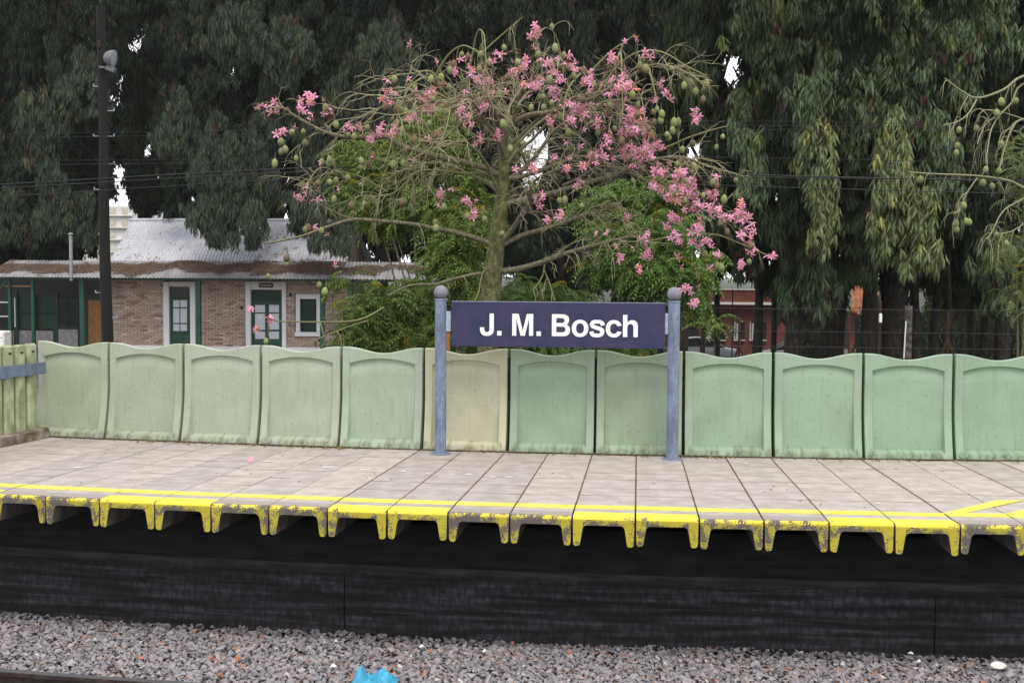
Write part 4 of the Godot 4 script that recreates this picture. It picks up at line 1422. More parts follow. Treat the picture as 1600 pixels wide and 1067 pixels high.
func build_eucalyptus() -> void:
	var sprigs := [hanging_sprig(20, 0.26, 0.25, 0.058, 0.5, M.euc), hanging_sprig(16, 0.2, 0.22, 0.055, 0.65, M.euc), hanging_sprig(24, 0.36, 0.26, 0.052, 0.42, M.euc)]
	var big := hanging_sprig(26, 0.8, 0.24, 0.075, 0.8, M.euc)
	# foot of the trunk in the picture, depth, width in pixels, lean in pixels, boughs, label, kind
	var trees := [
		[40, 47, 22, 10, 22, "dark drooping eucalyptus at the left edge, behind the verandah"],
		[118, 46, 20, -14, 24, "dark drooping eucalyptus just left of the utility pole"],
		[262, 50, 18, 8, 20, "shadowy eucalyptus behind the left slope of the station roof"],
		[335, 46.8, 22, -6, 30, "grey green eucalyptus whose bough hangs over the station roof"],
		[432, 47.5, 18, 4, 24, "eucalyptus with a dark straight trunk over the middle of the roof"],
		[500, 47, 18, 8, 20, "eucalyptus drooping over the right end of the station roof"],
		[600, 46, 15, -6, 16, "slim eucalyptus trunk, left of two behind the right end of the verandah roof"],
		[645, 47, 15, 5, 16, "slim eucalyptus trunk, right of two behind the right end of the verandah roof"],
		[735, 48, 16, 4, 18, "eucalyptus rising directly behind the pink tree's left limbs"],
		[872, 46, 14, 5, 18, "dark eucalyptus right behind the middle of the name board"],
		[913, 44, 13, -3, 16, "dark eucalyptus behind the right half of the name board"],
		[1005, 45, 14, 4, 18, "tall eucalyptus behind the right half of the pink crown"],
		[1096, 31, 9, 0, 12, "thin straight trunk just right of the right sign post"],
		[1113, 33, 11, 3, 12, "slender brown trunk before the red house's left window"],
		[1167, 31, 10, 14, 12, "slender dark trunk curving right, before the red house"],
		[1187, 32, 10, -8, 12, "dark slender trunk next to the curving one before the red house"],
		[1201, 33, 10, 4, 12, "reddish brown slender trunk at the red house's right end"],
		[1240, 30, 31, -4, 22, "thick dark leaning eucalyptus trunk right of the red house"],
		[1285, 31, 30, 5, 22, "thick brown eucalyptus trunk hung with low foliage"],
		[1311, 33, 14, 0, 10, "thin dark trunk left of the tiled house's pillar"],
		[1362, 30, 25, 2, 24, "thick black trunk right of the orange tiled roof"],
		[1396, 30.5, 32, -2, 26, "broad black trunk left of the concrete fence post"],
		[1446, 31, 16, -14, 14, "leaning dark trunk right of the concrete fence post"],
		[1463, 32, 15, 3, 14, "dark upright trunk left of the strutted iron post"],
		[1493, 31, 11, -10, 12, "thin bent trunk right beside the strutted iron post"],
		[1520, 33, 12, 2, 14, "thin black trunk, second right of the strutted iron post"],
		[1538, 34, 15, 3, 14, "black trunk third right of the strutted iron post"],
		[1557, 32, 25, 4, 18, "thick black trunk near the right edge"],
		[1612, 32, 22, 4, 14, "dark eucalyptus at the right edge"],
		[-70, 47, 20, 4, 14, "dark eucalyptus beyond the left edge"],
		[1690, 33, 20, 4, 14, "dark eucalyptus beyond the right edge"],
	]
	for q in trees:
		var Z: float = q[1]
		var foot := at(q[0], 545, Z)
		foot.y = land(Z) - 0.1
		var o := thing("eucalyptus", foot)
		tag(o, q[5], "tree", "eucalyptus trees behind the platform")
		var r0: float = q[2] * Z / FOCAL / 2.0
		var top := vr(12.0, 13.5) if Z < 40 else vr(17.0, 19.0)
		var lean: float = q[3] * Z / FOCAL
		var p := []
		var r := []
		var wig := vr(0, TAU)
		for k in 15:
			var t := k / 14.0
			p.append(Vector3(lean * t * 3.0 * (1.0 - 0.45 * t) + 0.1 * sin(wig + t * 7.0), top * t, 0.15 * cos(wig + t * 5.0)))
			r.append(r0 * (1.25 - 0.25 * minf(t * 12.0, 1.0)) * (1.0 - 0.62 * t))
		var b := Buf.new()
		b.tube(p, r, 12)
		obj("trunk", b.mesh(M.bark), o)
		var where := [[], []]
		var tint := [[], []]
		var limbs := Buf.new()
		var px0: float = q[0]
		var right := px0 > 1060
		var boughs := int(q[4] * (1.5 if right else 2.9))
		for k in boughs:
			var width := 1.1 if right else 1.7
			var c := Vector3(vr(-width, width), 0, vr(-1.5, 1.3))
			var at_px := pix(foot + Vector3(c.x, 5, c.z)).x
			var h := vr(1.2, 2.6)
			var lowest := at(at_px, hem(at_px), Z).y - foot.y + h
			var t: float = (k + rng.randf()) / boughs
			c.y = lerpf(lowest, top + 0.6, t)
			if c.y < lowest: c.y = lowest
			var tone := rng.randf()
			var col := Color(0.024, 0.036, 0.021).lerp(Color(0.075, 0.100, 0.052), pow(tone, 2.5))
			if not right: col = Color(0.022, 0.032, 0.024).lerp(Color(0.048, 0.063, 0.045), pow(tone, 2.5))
			var v := rng.randi() % 2
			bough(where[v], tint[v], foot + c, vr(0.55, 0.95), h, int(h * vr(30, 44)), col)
			# the limb that carries it
			var from_t := clampf((c.y - 1.2) / top, 0.12, 0.97)
			var from: Vector3 = p[int(from_t * 14)]
			var tip := c + Vector3(0, 0.1, 0)
			limbs.tube([from, from.lerp(tip, 0.5) + Vector3(0, 0.3, 0), tip, tip + (c - from).normalized() * 0.3 + Vector3(0, -0.5, 0)], [0.05, 0.035, 0.02, 0.008], 5, false)
		obj("limbs", limbs.mesh(M.bark), o)
		for v in 2:
			for i in where[v].size(): where[v][i].origin -= foot
			many("crown", sprigs[(v + int(q[0])) % 3], M.euc, where[v], tint[v], o)
	# boughs with lit tones painted into their leaves, that stand out in the photograph, hung from the nearest trees' limbs
	var lit := [
		[1290, 95, 29, 0.9, 1.8, 0, "upper"], [1360, 120, 29, 1.0, 2.0, 0], [1260, 150, 28.5, 0.7, 1.6, 0], [1430, 130, 29, 1.0, 1.9, 0], [1500, 70, 29.5, 1.1, 1.8, 0],
		[1275, 215, 28.5, 0.7, 1.9, 1], [1290, 310, 28.5, 0.65, 1.6, 1], [1180, 230, 29, 0.7, 1.6, 0], [1160, 170, 29.5, 0.7, 1.4, 0],
		[1400, 200, 28, 0.65, 1.7, 1], [1400, 285, 27.8, 0.85, 1.7, 1], [1440, 330, 27.6, 0.95, 1.7, 1], [1480, 250, 28.2, 0.8, 1.8, 0], [1470, 205, 28.5, 0.7, 1.5, 0], [1380, 330, 28.2, 0.6, 1.4, 1],
		[1560, 390, 28, 0.8, 1.6, 0], [1250, 20, 30, 1.0, 1.6, 0], [1330, 20, 30, 1.0, 1.6, 0], [1420, 20, 30, 1.1, 1.8, 0], [1170, 15, 30, 1.0, 1.5, 0], [1560, 10, 30, 1.0, 1.8, 0],
		[1240, 430, 30, 0.5, 1.2, 0], [1280, 430, 29.4, 0.6, 1.3, 0], [1330, 400, 30, 0.5, 1.0, 0],
	]
	var where := []
	var tint := []
	for q in lit:
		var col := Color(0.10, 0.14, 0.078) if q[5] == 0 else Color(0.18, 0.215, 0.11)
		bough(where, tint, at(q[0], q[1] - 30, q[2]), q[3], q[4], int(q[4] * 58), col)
	var o := get_node("eucalyptus_020")
	var f: Vector3 = o.position
	for i in where.size(): where[i].origin -= f
	many("front_crown", sprigs[0], M.euc, where, tint, o)
	var lit_left := [[345, 335, 40.6, 1.2, 1.5], [395, 345, 40.5, 0.8, 1.35], [318, 330, 40.8, 0.8, 1.1], [500, 345, 40.6, 0.9, 1.4], [530, 350, 40.6, 0.7, 1.4], [465, 335, 40.9, 0.8, 1.0], [340, 215, 41.5, 1.5, 2.4], [350, 285, 41.3, 1.6, 2.2], [310, 300, 42, 1.0, 1.5], [400, 250, 42, 1.3, 2.4], [390, 305, 41.6, 1.0, 1.6], [500, 310, 41.5, 1.1, 1.8], [530, 345, 41.2, 0.8, 1.3], [470, 330, 42, 0.7, 1.2], [280, 170, 43, 1.4, 2.2], [420, 160, 43, 1.4, 2.4], [600, 70, 42, 1.5, 2.2], [620, 150, 42, 1.4, 2.2], [550, 120, 43, 1.5, 2.2], [60, 180, 43, 1.6, 2.6], [80, 290, 43, 1.5, 2.4], [20, 330, 44, 1.4, 1.8], [130, 330, 44, 1.0, 1.8], [130, 110, 44, 1.5, 2.4], [450, 60, 42, 1.4, 2.2], [370, 40, 42, 1.5, 2.2], [480, 200, 43, 1.3, 2.0]]
	where = []
	tint = []
	for q in lit_left:
		bough(where, tint, at(q[0], q[1] - 30, q[2]), q[3], q[4], int(q[4] * q[3] * 62), Color(0.064, 0.084, 0.062))  # paler leaf tint paints these boughs as lit
	o = get_node("eucalyptus_003")
	f = o.position
	for i in where.size(): where[i].origin -= f
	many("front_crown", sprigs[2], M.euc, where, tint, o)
	# a second, denser row that closes the view
	var back := [[-60, 62, "dense dark tree far behind, beyond the left edge"], [90, 61, "dense dark tree far behind the left eucalyptus trees"], [270, 63, "dense dark tree far behind the station's left end"], [420, 62, "dense dark tree far behind the station roof"], [560, 61, "dense dark tree far behind the station's right end"], [700, 63, "dense dark tree far behind the pink tree's left half"], [860, 60, "dense dark tree far behind the pink tree's middle"], [985, 58, "dense dark tree far behind the pink tree's right half"], [1062, 56, "dense dark tree far behind the right sign post"], [1286, 56, "dense dark tree far behind the thick leaning trunk"], [1398, 55, "dense dark tree far behind the broad black trunks"], [1558, 56, "dense dark tree far behind the right edge trunks"], [1700, 56, "dense dark tree far beyond the right edge"]]
	for q in back:
		var Z: float = q[1]
		var foot := at(q[0], 545, Z)
		foot.y = land(Z)
		o = thing("dark_tree", foot)
		tag(o, q[2], "tree", "far row of dark trees")
		var b := Buf.new()
		b.tube([Vector3.ZERO, Vector3(0.1, 7, 0), Vector3(-0.1, 15, 0)], [0.42, 0.3, 0.12], 10)
		b.tube([Vector3(0.05, 3, 0), Vector3(1.2, 6, 0.2), Vector3(1.6, 10, 0)], [0.2, 0.15, 0.06], 7)
		b.tube([Vector3(0.05, 4, 0), Vector3(-1.3, 7, -0.2), Vector3(-1.7, 11, 0)], [0.2, 0.14, 0.06], 7)
		obj("trunk", b.mesh(M.bark), o)
		where = []
		tint = []
		var right: bool = q[0] > 1050
		for k in 135:
			var c := Vector3(vr(-3.0, 3.0), vr(3.0, 21.0), vr(-1.8, 1.8))
			var s := pix(foot + c)
			var low := hem(s.x) - 20.0
			if right: low = minf(low, 470.0)
			var h := vr(1.8, 3.2)
			if pix(foot + c - Vector3(0, h, 0)).y > low: continue
			if right and s.y > 215 and rng.randf() < 0.45: continue
			var e := vr(0.7, 1.1)
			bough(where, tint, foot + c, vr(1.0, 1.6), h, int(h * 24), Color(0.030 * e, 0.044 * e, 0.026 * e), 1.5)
		for i in where.size(): where[i].origin -= foot
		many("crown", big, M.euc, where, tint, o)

	# a dark understory that hides the far ground between the trunks
	for q in [[1330, 52, 130, "dark understory thicket behind the tiled house side trunks"], [1405, 54, 90, "dark understory thicket behind the broad black trunk"], [1440, 57, 100, "dark understory thicket behind the leaning dark trunk"], [1480, 51, 120, "dark understory thicket behind the strutted iron post"], [1610, 52, 120, "dark understory thicket at the right edge"], [960, 54, 130, "dark understory thicket behind the right half of the name board"], [820, 55, 120, "dark understory thicket behind the left half of the name board"], [640, 56, 130, "dark understory thicket behind the station's right end"], [30, 66, 150, "dark understory thicket behind the glazed end of the station"]]:
		var Z: float = q[1]
		var foot := at(q[0], 545, Z)
		foot.y = land(Z)
		o = thing("thicket", foot)
		tag(o, q[3], "bushes", "thickets behind the trees")
		where = []
		tint = []
		var b := Buf.new()
		for k in 16:
			var c := Vector3(vr(-1, 1) * q[2] * 0.55 * Z / FOCAL, vr(1.0, 4.2), vr(-1, 1))
			if q[0] == 1330 and absf(pix(foot + c).x - 1335) < 34: continue
			var e := vr(0.6, 1.1)
			bough(where, tint, foot + c, vr(0.9, 1.4), c.y + 0.2, 70, Color(0.026 * e, 0.038 * e, 0.022 * e), 1.2)
			b.tube([Vector3(c.x * 0.8, -0.1, c.z), c], [0.05, 0.02], 5)
		obj("stems", b.mesh(M.bark), o)
		for i in where.size(): where[i].origin -= foot
		many("foliage", big, M.euc, where, tint, o)

func clump(where: Array, tint: Array, px: float, py: float, rx: float, ry: float, Z: float, count: int, c: Color) -> void:
	var o := at(px, py, Z)
	var k := Z / FOCAL
	for i in count:
		var d := Vector3(rng.randfn(), rng.randfn(), rng.randfn())
		d = d.normalized() * pow(rng.randf(), 0.45)
		var p := o + Vector3(d.x * rx * k, d.y * ry * k, d.z * minf(rx, ry) * k * 1.3)
		if in_gap(p): continue
		where.append(Transform3D(Basis.from_euler(Vector3(vr(-0.5, 0.5), vr(0, TAU), vr(-0.6, 0.5))).scaled(Vector3.ONE * vr(0.7, 1.2)), p))
		var e := vr(0.65, 1.3)
		var q := Color(c.r * e, c.g * e, c.b * e)
		if rng.randf() < 0.06: q = Color(0.22 * e, 0.19 * e, 0.03)
		tint.append(q)

func build_shrubs() -> void:
	var leafy_spray := spray(8, 0.42, 0.12, 0.037, M.leaf)
	var small_spray := spray(9, 0.3, 0.075, 0.022, M.leaf)
	var sets := [
		["leafy_tree", "bushy green tree filling the space left of the pink tree's trunk", "tree", 690, 23.0, leafy_spray, Color(0.078, 0.112, 0.036),
			[[640, 235, 60, 50, 24, 190], [590, 300, 55, 50, 24, 180], [690, 215, 60, 50, 24, 170], [670, 320, 55, 45, 23.5, 200], [720, 290, 50, 50, 24, 160], [725, 360, 45, 50, 23, 200], [705, 410, 45, 35, 23, 170], [735, 440, 35, 35, 22.5, 120], [565, 245, 45, 40, 24.5, 90], [750, 330, 30, 50, 24, 100], [610, 350, 40, 18, 24, 60]]],
		["shrub", "leafy green shrub before the right end of the brick wall", "shrub", 600, 21.5, leafy_spray, Color(0.064, 0.092, 0.030),
			[[600, 468, 48, 30, 21.5, 120], [560, 498, 36, 36, 21, 80], [620, 510, 60, 35, 21.5, 210], [660, 470, 40, 45, 22, 150], [535, 440, 26, 20, 22, 18], [640, 540, 50, 20, 21, 110], [580, 545, 50, 25, 21, 100]]],
		["shrub", "low green shrub showing over and under the name board", "shrub", 850, 20.5, small_spray, Color(0.062, 0.100, 0.034),
			[[850, 468, 70, 28, 20.5, 240], [780, 475, 50, 30, 20.8, 150], [900, 485, 60, 25, 20.5, 170], [720, 520, 40, 40, 20.8, 110], [860, 535, 90, 25, 20, 260], [960, 540, 60, 22, 20.5, 140], [810, 440, 25, 14, 21, 26]]],
		["leafy_tree", "bushy green tree below the right half of the pink flowers", "tree", 1010, 23.0, leafy_spray, Color(0.068, 0.112, 0.036),
			[[955, 315, 50, 30, 23, 130], [1010, 310, 60, 35, 23.5, 170], [975, 365, 55, 40, 22.5, 190], [1040, 375, 60, 45, 22.5, 220], [1010, 420, 60, 35, 22, 190], [1060, 430, 45, 35, 22, 150], [1085, 400, 35, 40, 22.5, 110], [955, 415, 40, 30, 22.5, 110], [1075, 465, 25, 22, 22, 50], [905, 335, 35, 22, 23.5, 50]]],
		["shrub", "thin green sapling before the red house", "shrub", 1115, 24.0, leafy_spray, Color(0.085, 0.125, 0.036), [[1114, 503, 30, 11, 24, 14]]],
		["leafy_tree", "pale green fine-leaved tree at the right edge behind the bare pod branches", "tree", 1625, 25.0, small_spray, Color(0.105, 0.130, 0.070),
			[[1605, 250, 40, 60, 25, 150], [1600, 330, 30, 50, 25, 110], [1590, 400, 35, 35, 25, 110], [1610, 460, 40, 40, 25, 120], [1650, 330, 40, 120, 25, 200]]],
		["shrub", "dark ivy shrub low among the trunks left of the tiled house", "shrub", 1530, 36.0, leafy_spray, Color(0.055, 0.075, 0.028), [[1525, 470, 50, 40, 36, 120], [1590, 500, 40, 40, 36, 110], [1470, 480, 24, 24, 36, 40]]],
	]
	for q in sets:
		var foot := at(q[3], 545, q[4])
		foot.y = land(q[4])
		var o := thing(q[0], foot)
		tag(o, q[1], q[2])
		var b := Buf.new()
		var where := []
		var tint := []
		for c in q[7]:
			clump(where, tint, c[0], c[1], c[2], c[3], c[4], int(c[5] * 1.15), q[6] * 2.0)
			var e := at(c[0], c[1], c[4]) - foot
			var r := 0.02 if q[2] == "shrub" else 0.035
			b.tube([Vector3(vr(-0.15, 0.15), -0.1, vr(-0.1, 0.1)), e * 0.45 + Vector3(vr(-0.3, 0.3), 0.2, 0), e + Vector3(0, 0.1, 0)], [r, r * 0.7, r * 0.25], 6)
		obj("stems", b.mesh(M.limb), o)
		for i in where.size(): where[i].origin -= foot
		many("foliage", q[5], M.leaf, where, tint, o)

# ------------------------------------------------------------------ silk floss trees
func flower_mesh(kind: int) -> ArrayMesh:
	var b := Buf.new()
	for k in 5:
		var a := TAU * k / 5 + vr(-0.12, 0.12)
		var d := Vector3(cos(a), 0, sin(a))
		var sd := Vector3(-sin(a), 0, cos(a))
		var lift := vr(-0.3, 0.8) if kind < 2 else vr(0.9, 1.4)
		var prev := []
		for i in 5:
			var t := i / 4.0
			var w: float = [0.006, 0.013, 0.019, 0.016, 0.005][i]
			var p := d * (0.008 + 0.082 * t) + Vector3.UP * (0.03 + 0.05 * lift * t - 0.05 * t * t * (1.2 - lift * 0.5))
			var cur := [p - sd * w + Vector3.UP * 0.006, p + Vector3.ZERO, p + sd * w + Vector3.UP * 0.006]
			if i > 0:
				b.col = Color(0.80, 0.55, 0.38) if i == 1 else Color(0.74, 0.20, 0.46).lerp(Color(0.82, 0.38, 0.63), t) * vr(0.85, 1.1)
				if kind == 1: b.col = Color(0.82, 0.30, 0.34) if i > 1 else Color(0.8, 0.5, 0.3)
				for s in 2: b.quad(prev[s], prev[s + 1], cur[s + 1], cur[s])
			prev = cur
	b.col = Color(0.7, 0.45, 0.4)
	b.tube([Vector3(0, 0.02, 0), Vector3(0, 0.10, 0)], [0.004, 0.003], 4)
	b.col = Color(0.16, 0.19, 0.08)
	b.lathe(Vector3(0, 0.0, 0), [Vector2(0.004, -0.03), Vector2(0.011, 0.0), Vector2(0.012, 0.025), Vector2(0.008, 0.04)], 6)
	return b.mesh(M.petal)

func pod_mesh(kind: int) -> ArrayMesh:
	var b := Buf.new()
	var c: Color = [Color(0.235, 0.265, 0.115), Color(0.19, 0.205, 0.10), Color(0.155, 0.115, 0.075)][kind]
	b.col = c
	b.lathe(Vector3(0, -0.15, 0), [Vector2(0.0, -0.002), Vector2(0.022, 0.004), Vector2(0.044, 0.025), Vector2(0.056, 0.058), Vector2(0.055, 0.09), Vector2(0.042, 0.125), Vector2(0.02, 0.146), Vector2(0.0, 0.152)], 12)
	smoothed(b, 60)
	b.col = c * 0.7
	b.tube([Vector3(0, 0.0, 0), Vector3(0.006, 0.05, 0.0), Vector3(0.0, 0.11, 0.006)], [0.007, 0.005, 0.005], 5)
	return b.mesh(M.pod)

func wander(p: Array, r0: float, r1: float, b: Buf, sides := 5) -> void:
	var r := []
	for i in p.size(): r.append(lerpf(r0, r1, float(i) / maxf(1.0, p.size() - 1)))
	b.tube(p, r, sides, false)

func twig(b: Buf, from: Vector3, dir: Vector3, length: float, r: float, droop: float, level: int, tips: Array) -> void:
	var p := [from]
	var n := 8
	var d := dir.normalized()
	for i in n:
		d = (d + Vector3.DOWN * droop * (0.6 + i * 0.22) * 0.2 + Vector3(vr(-1, 1), vr(-1, 1), vr(-1, 1)) * 0.24).normalized()
		p.append(p[-1] + d * length / n)
	var g := vr(0.75, 1.2)
	b.col = Color(0.31 * g, 0.27 * g, 0.20 * g).lerp(Color(0.31 * g, 0.305 * g, 0.17 * g), rng.randf())
	wander(p, r, r * 0.3, b, 4 if level > 0 else 5)
	tips.append(p[-1])
	if level < 2:
		for k in (2 if level == 0 else 1):
			var i := 3 + rng.randi() % 4
			var e: Vector3 = (p[i] - p[i - 1]).normalized()
			twig(b, p[i], e + Vector3(vr(-1, 1), vr(-0.6, 0.8), vr(-1, 1)) * 0.9, length * vr(0.4, 0.75), r * 0.65, droop * 1.2, level + 1, tips)

# limb points in the photograph, spread in depth from the trunk (0) to dz metres nearer at the tip
func limb_points(q: Array, Z: float, dz: float) -> Array:
	var pts := []
	for i in q.size(): pts.append(at(q[i][0], q[i][1], Z - dz * pow(float(i) / (q.size() - 1), 1.2)))
	var out := []
	for i in pts.size() - 1:
		for k in 4:
			out.append((pts[i] as Vector3).cubic_interpolate(pts[i + 1], pts[maxi(i - 1, 0)], pts[mini(i + 2, pts.size() - 1)], k / 4.0))
	out.append(pts[-1])
	return out

func build_floss_tree() -> void:
	var Z := 20.0
	var foot := at(764, 560, Z)
	foot.y = land(Z)
	var o := thing("silk_floss_tree", foot)
	tag(o, "large silk floss tree with pink flowers and hanging green pods behind the sign", "tree")
	var b := Buf.new()
	var trunk := limb_points([[766, 470], [775, 385], [783, 320], [787, 265], [787, 215]], Z, 0.0)
	trunk.push_front(at(763, 545, Z)); trunk.push_front(foot + Vector3(0, -0.1, 0))
	var r := []
	for i in trunk.size(): r.append(lerpf(0.205, 0.068, pow(float(i) / (trunk.size() - 1), 0.72)))
	b.tube(trunk, r, 16)
	for i in b.v.size(): b.v[i] -= foot
	obj("trunk", b.mesh(M.floss_bark), o)
	# limbs: pixels, metres towards the eye at the tip, thickness at the root in pixels, twigs or not
	var limbs := [
		[[[787, 222], [779, 191], [773, 178], [757, 154], [748, 143]], 0.8, 15, 1], [[[760, 158], [742, 156], [724, 158], [693, 164], [650, 160]], 0.3, 8, 1],
		[[[787, 215], [794, 200], [802, 193], [823, 181], [860, 175], [893, 165], [923, 155], [952, 139], [985, 120], [1018, 102], [1053, 106], [1080, 118], [1098, 131]], 0.9, 13, 1],
		[[[787, 215], [793, 185], [797, 165], [812, 140], [835, 118]], -1.0, 9, 1],
		[[[784, 276], [770, 269], [753, 261], [704, 249], [657, 238], [623, 226], [601, 214], [564, 215], [539, 214], [502, 204], [460, 181], [441, 169], [418, 168]], 1.2, 14, 1],
		[[[782, 282], [753, 271], [726, 271], [680, 266], [649, 269], [629, 291], [609, 304], [584, 307], [560, 306]], 0.7, 6, 1],
		[[[772, 384], [748, 374], [710, 363], [674, 356], [643, 350], [601, 346], [553, 343], [516, 353], [488, 363], [463, 371], [412, 381]], 1.5, 11, 0],
		[[[764, 427], [745, 428], [729, 431], [700, 438], [680, 444], [640, 446], [606, 462]], 1.0, 8, 0],
		[[[776, 424], [807, 421], [846, 410], [887, 395], [924, 385], [957, 376], [990, 370], [1010, 378]], 1.0, 13, 1],
		[[[778, 386], [816, 368], [851, 358], [887, 346], [914, 336], [940, 330], [965, 322]], 0.3, 11, 1],
		[[[776, 386], [802, 356], [816, 334], [826, 317], [831, 290], [845, 276], [880, 262]], 1.1, 12, 1],
		[[[786, 320], [826, 310], [863, 302], [899, 291], [924, 284], [969, 271], [995, 258], [1035, 247], [1071, 247], [1103, 259], [1151, 272]], 0.7, 12, 1],
		[[[787, 285], [809, 271], [831, 251], [851, 224], [864, 205], [900, 180]], -0.4, 11, 1],
		[[[800, 280], [846, 266], [875, 254], [899, 245], [948, 244], [990, 246]], -0.6, 9, 1],
		[[[880, 290], [911, 275], [948, 249], [980, 215], [1000, 195]], 1.3, 7, 1],
		[[[985, 262], [1010, 245], [1026, 236], [1055, 225], [1076, 215], [1120, 201], [1140, 197]], 0.8, 6, 0],
		[[[950, 262], [969, 264], [1005, 280], [1035, 286], [1066, 308], [1091, 325], [1127, 337], [1160, 345]], 1.1, 7, 1],
		[[[1010, 378], [1040, 372], [1066, 369], [1115, 366], [1151, 378], [1198, 398]], 1.2, 5, 0],
		[[[700, 152], [682, 123], [693, 96], [709, 78], [724, 71], [738, 76], [752, 85]], 1.2, 5, 0],
		[[[735, 100], [740, 75], [743, 58], [749, 46], [756, 54], [758, 72], [759, 94]], 1.0, 4, 0],
		[[[690, 130], [672, 111], [641, 115], [600, 121], [574, 130]], 0.6, 4, 1],
		[[[690, 140], [668, 121], [645, 131], [631, 152], [622, 178]], 1.1, 5, 0],
		[[[930, 150], [958, 112], [972, 98], [989, 85], [1014, 78], [1042, 84], [1071, 102], [1104, 118]], 1.3, 5, 0],
		[[[955, 130], [963, 98], [968, 82], [971, 90], [972, 122], [973, 182]], 1.5, 5, 0],
		[[[1000, 104], [1013, 103], [1018, 122], [1024, 145], [1026, 161]], 1.3, 4, 0],
		[[[930, 118], [915, 111], [900, 122], [888, 139], [882, 163], [880, 188]], 1.6, 5, 0],
		[[[838, 130], [839, 98], [836, 70], [836, 48]], 0.5, 3, 0], [[[925, 110], [954, 81], [977, 65], [993, 53]], 0.4, 4, 0],
		[[[750, 85], [788, 51], [801, 40], [817, 26]], 0.3, 3, 0], [[[960, 100], [990, 130], [1004, 160], [1008, 195]], 1.2, 4, 0],
		[[[555, 343], [520, 330], [500, 300], [480, 280]], 0.9, 4, 1], [[[605, 300], [560, 275], [530, 270], [500, 262], [477, 290]], 1.3, 4, 1],
		[[[600, 480], [560, 500], [500, 503], [430, 501], [415, 490]], 1.2, 4, 0], [[[575, 501], [540, 512], [510, 524], [470, 540]], 1.0, 3, 0],
		[[[852, 402], [848, 430], [838, 446], [832, 452]], 0.6, 3, 0], [[[849, 420], [858, 440], [867, 470]], 0.6, 3, 0], [[[775, 400], [755, 425], [748, 455], [742, 470]], 0.5, 3, 0],
	]
	var twigs := Buf.new()
	var tips := []
	for q in limbs:
		var p := limb_points(q[0], Z, q[1])
		for i in p.size(): p[i] -= foot
		b = Buf.new()
		b.col = Color(0.205, 0.205, 0.105) if q[2] < 7 else Color(1, 1, 1)
		var r0: float = q[2] * 0.86 * Z / FOCAL / 2.0
		wander(p, r0, maxf(r0 * 0.3, 0.008), b, 8 if q[2] > 6 else 6)
		obj("branch", b.mesh(M.limb if q[2] >= 7 else M.twig), o)
		if q[3] == 1:
			var n: int = p.size()
			for i in range(int(n * 0.3), n):
				for k in (2 if rng.randf() < 0.75 else 1):
					if pix(p[i] + foot).x < 640 and (k > 0 or rng.randf() < 0.25): continue
					var d: Vector3 = (p[mini(i + 1, n - 1)] - p[maxi(i - 1, 0)]).normalized()
					twig(twigs, p[i], d * 0.8 + Vector3(vr(-1, 1), vr(-0.5, 1.0), vr(-1, 1)), vr(0.3, 0.85) * (1.0 if i < n * 0.82 else 0.45), vr(0.0055, 0.0095), 0.1 + 1.1 * pow(rng.randf(), 2.5), 0, tips)
		else:
			for k in 3:
				var i := int(p.size() * vr(0.35, 0.9))
				twig(twigs, p[i], Vector3(vr(-1, 1), vr(-0.8, 0.3), vr(-1, 1)), vr(0.2, 0.45), 0.007, 2.0, 1, tips)
	# smaller limbs all round, so that the crown is as deep as it is wide
	for i in 26:
		var root: Vector3 = trunk[trunk.size() - 1 - rng.randi() % 8] - foot
		var a := vr(0, TAU)
		var end := root + Vector3(cos(a) * vr(1.0, 2.6), vr(0.2, 1.5), sin(a) * vr(1.0, 2.4))
		if absf(sin(a)) < 0.3: continue
		var p := []
		for k in 9:
			var t := k / 8.0
			p.append(root.lerp(end, t) + Vector3(0, sin(PI * t) * 0.35 - 0.3 * t * t, 0) + Vector3(vr(-1, 1), vr(-1, 1), vr(-1, 1)) * 0.04)
		twigs.col = Color(0.19, 0.18, 0.11)
		wander(p, 0.028, 0.011, twigs, 6)
		for k in range(3, 9):
			for m in 2: twig(twigs, p[k], (p[k] - p[k - 1]).normalized() + Vector3(vr(-1, 1), vr(-0.4, 0.9), vr(-1, 1)), vr(0.35, 0.9), 0.009, 0.1 + 1.1 * pow(rng.randf(), 2.5), 0, tips)
	tag(obj("twigs", twigs.mesh(M.twig), o), "", "", "", "stuff")
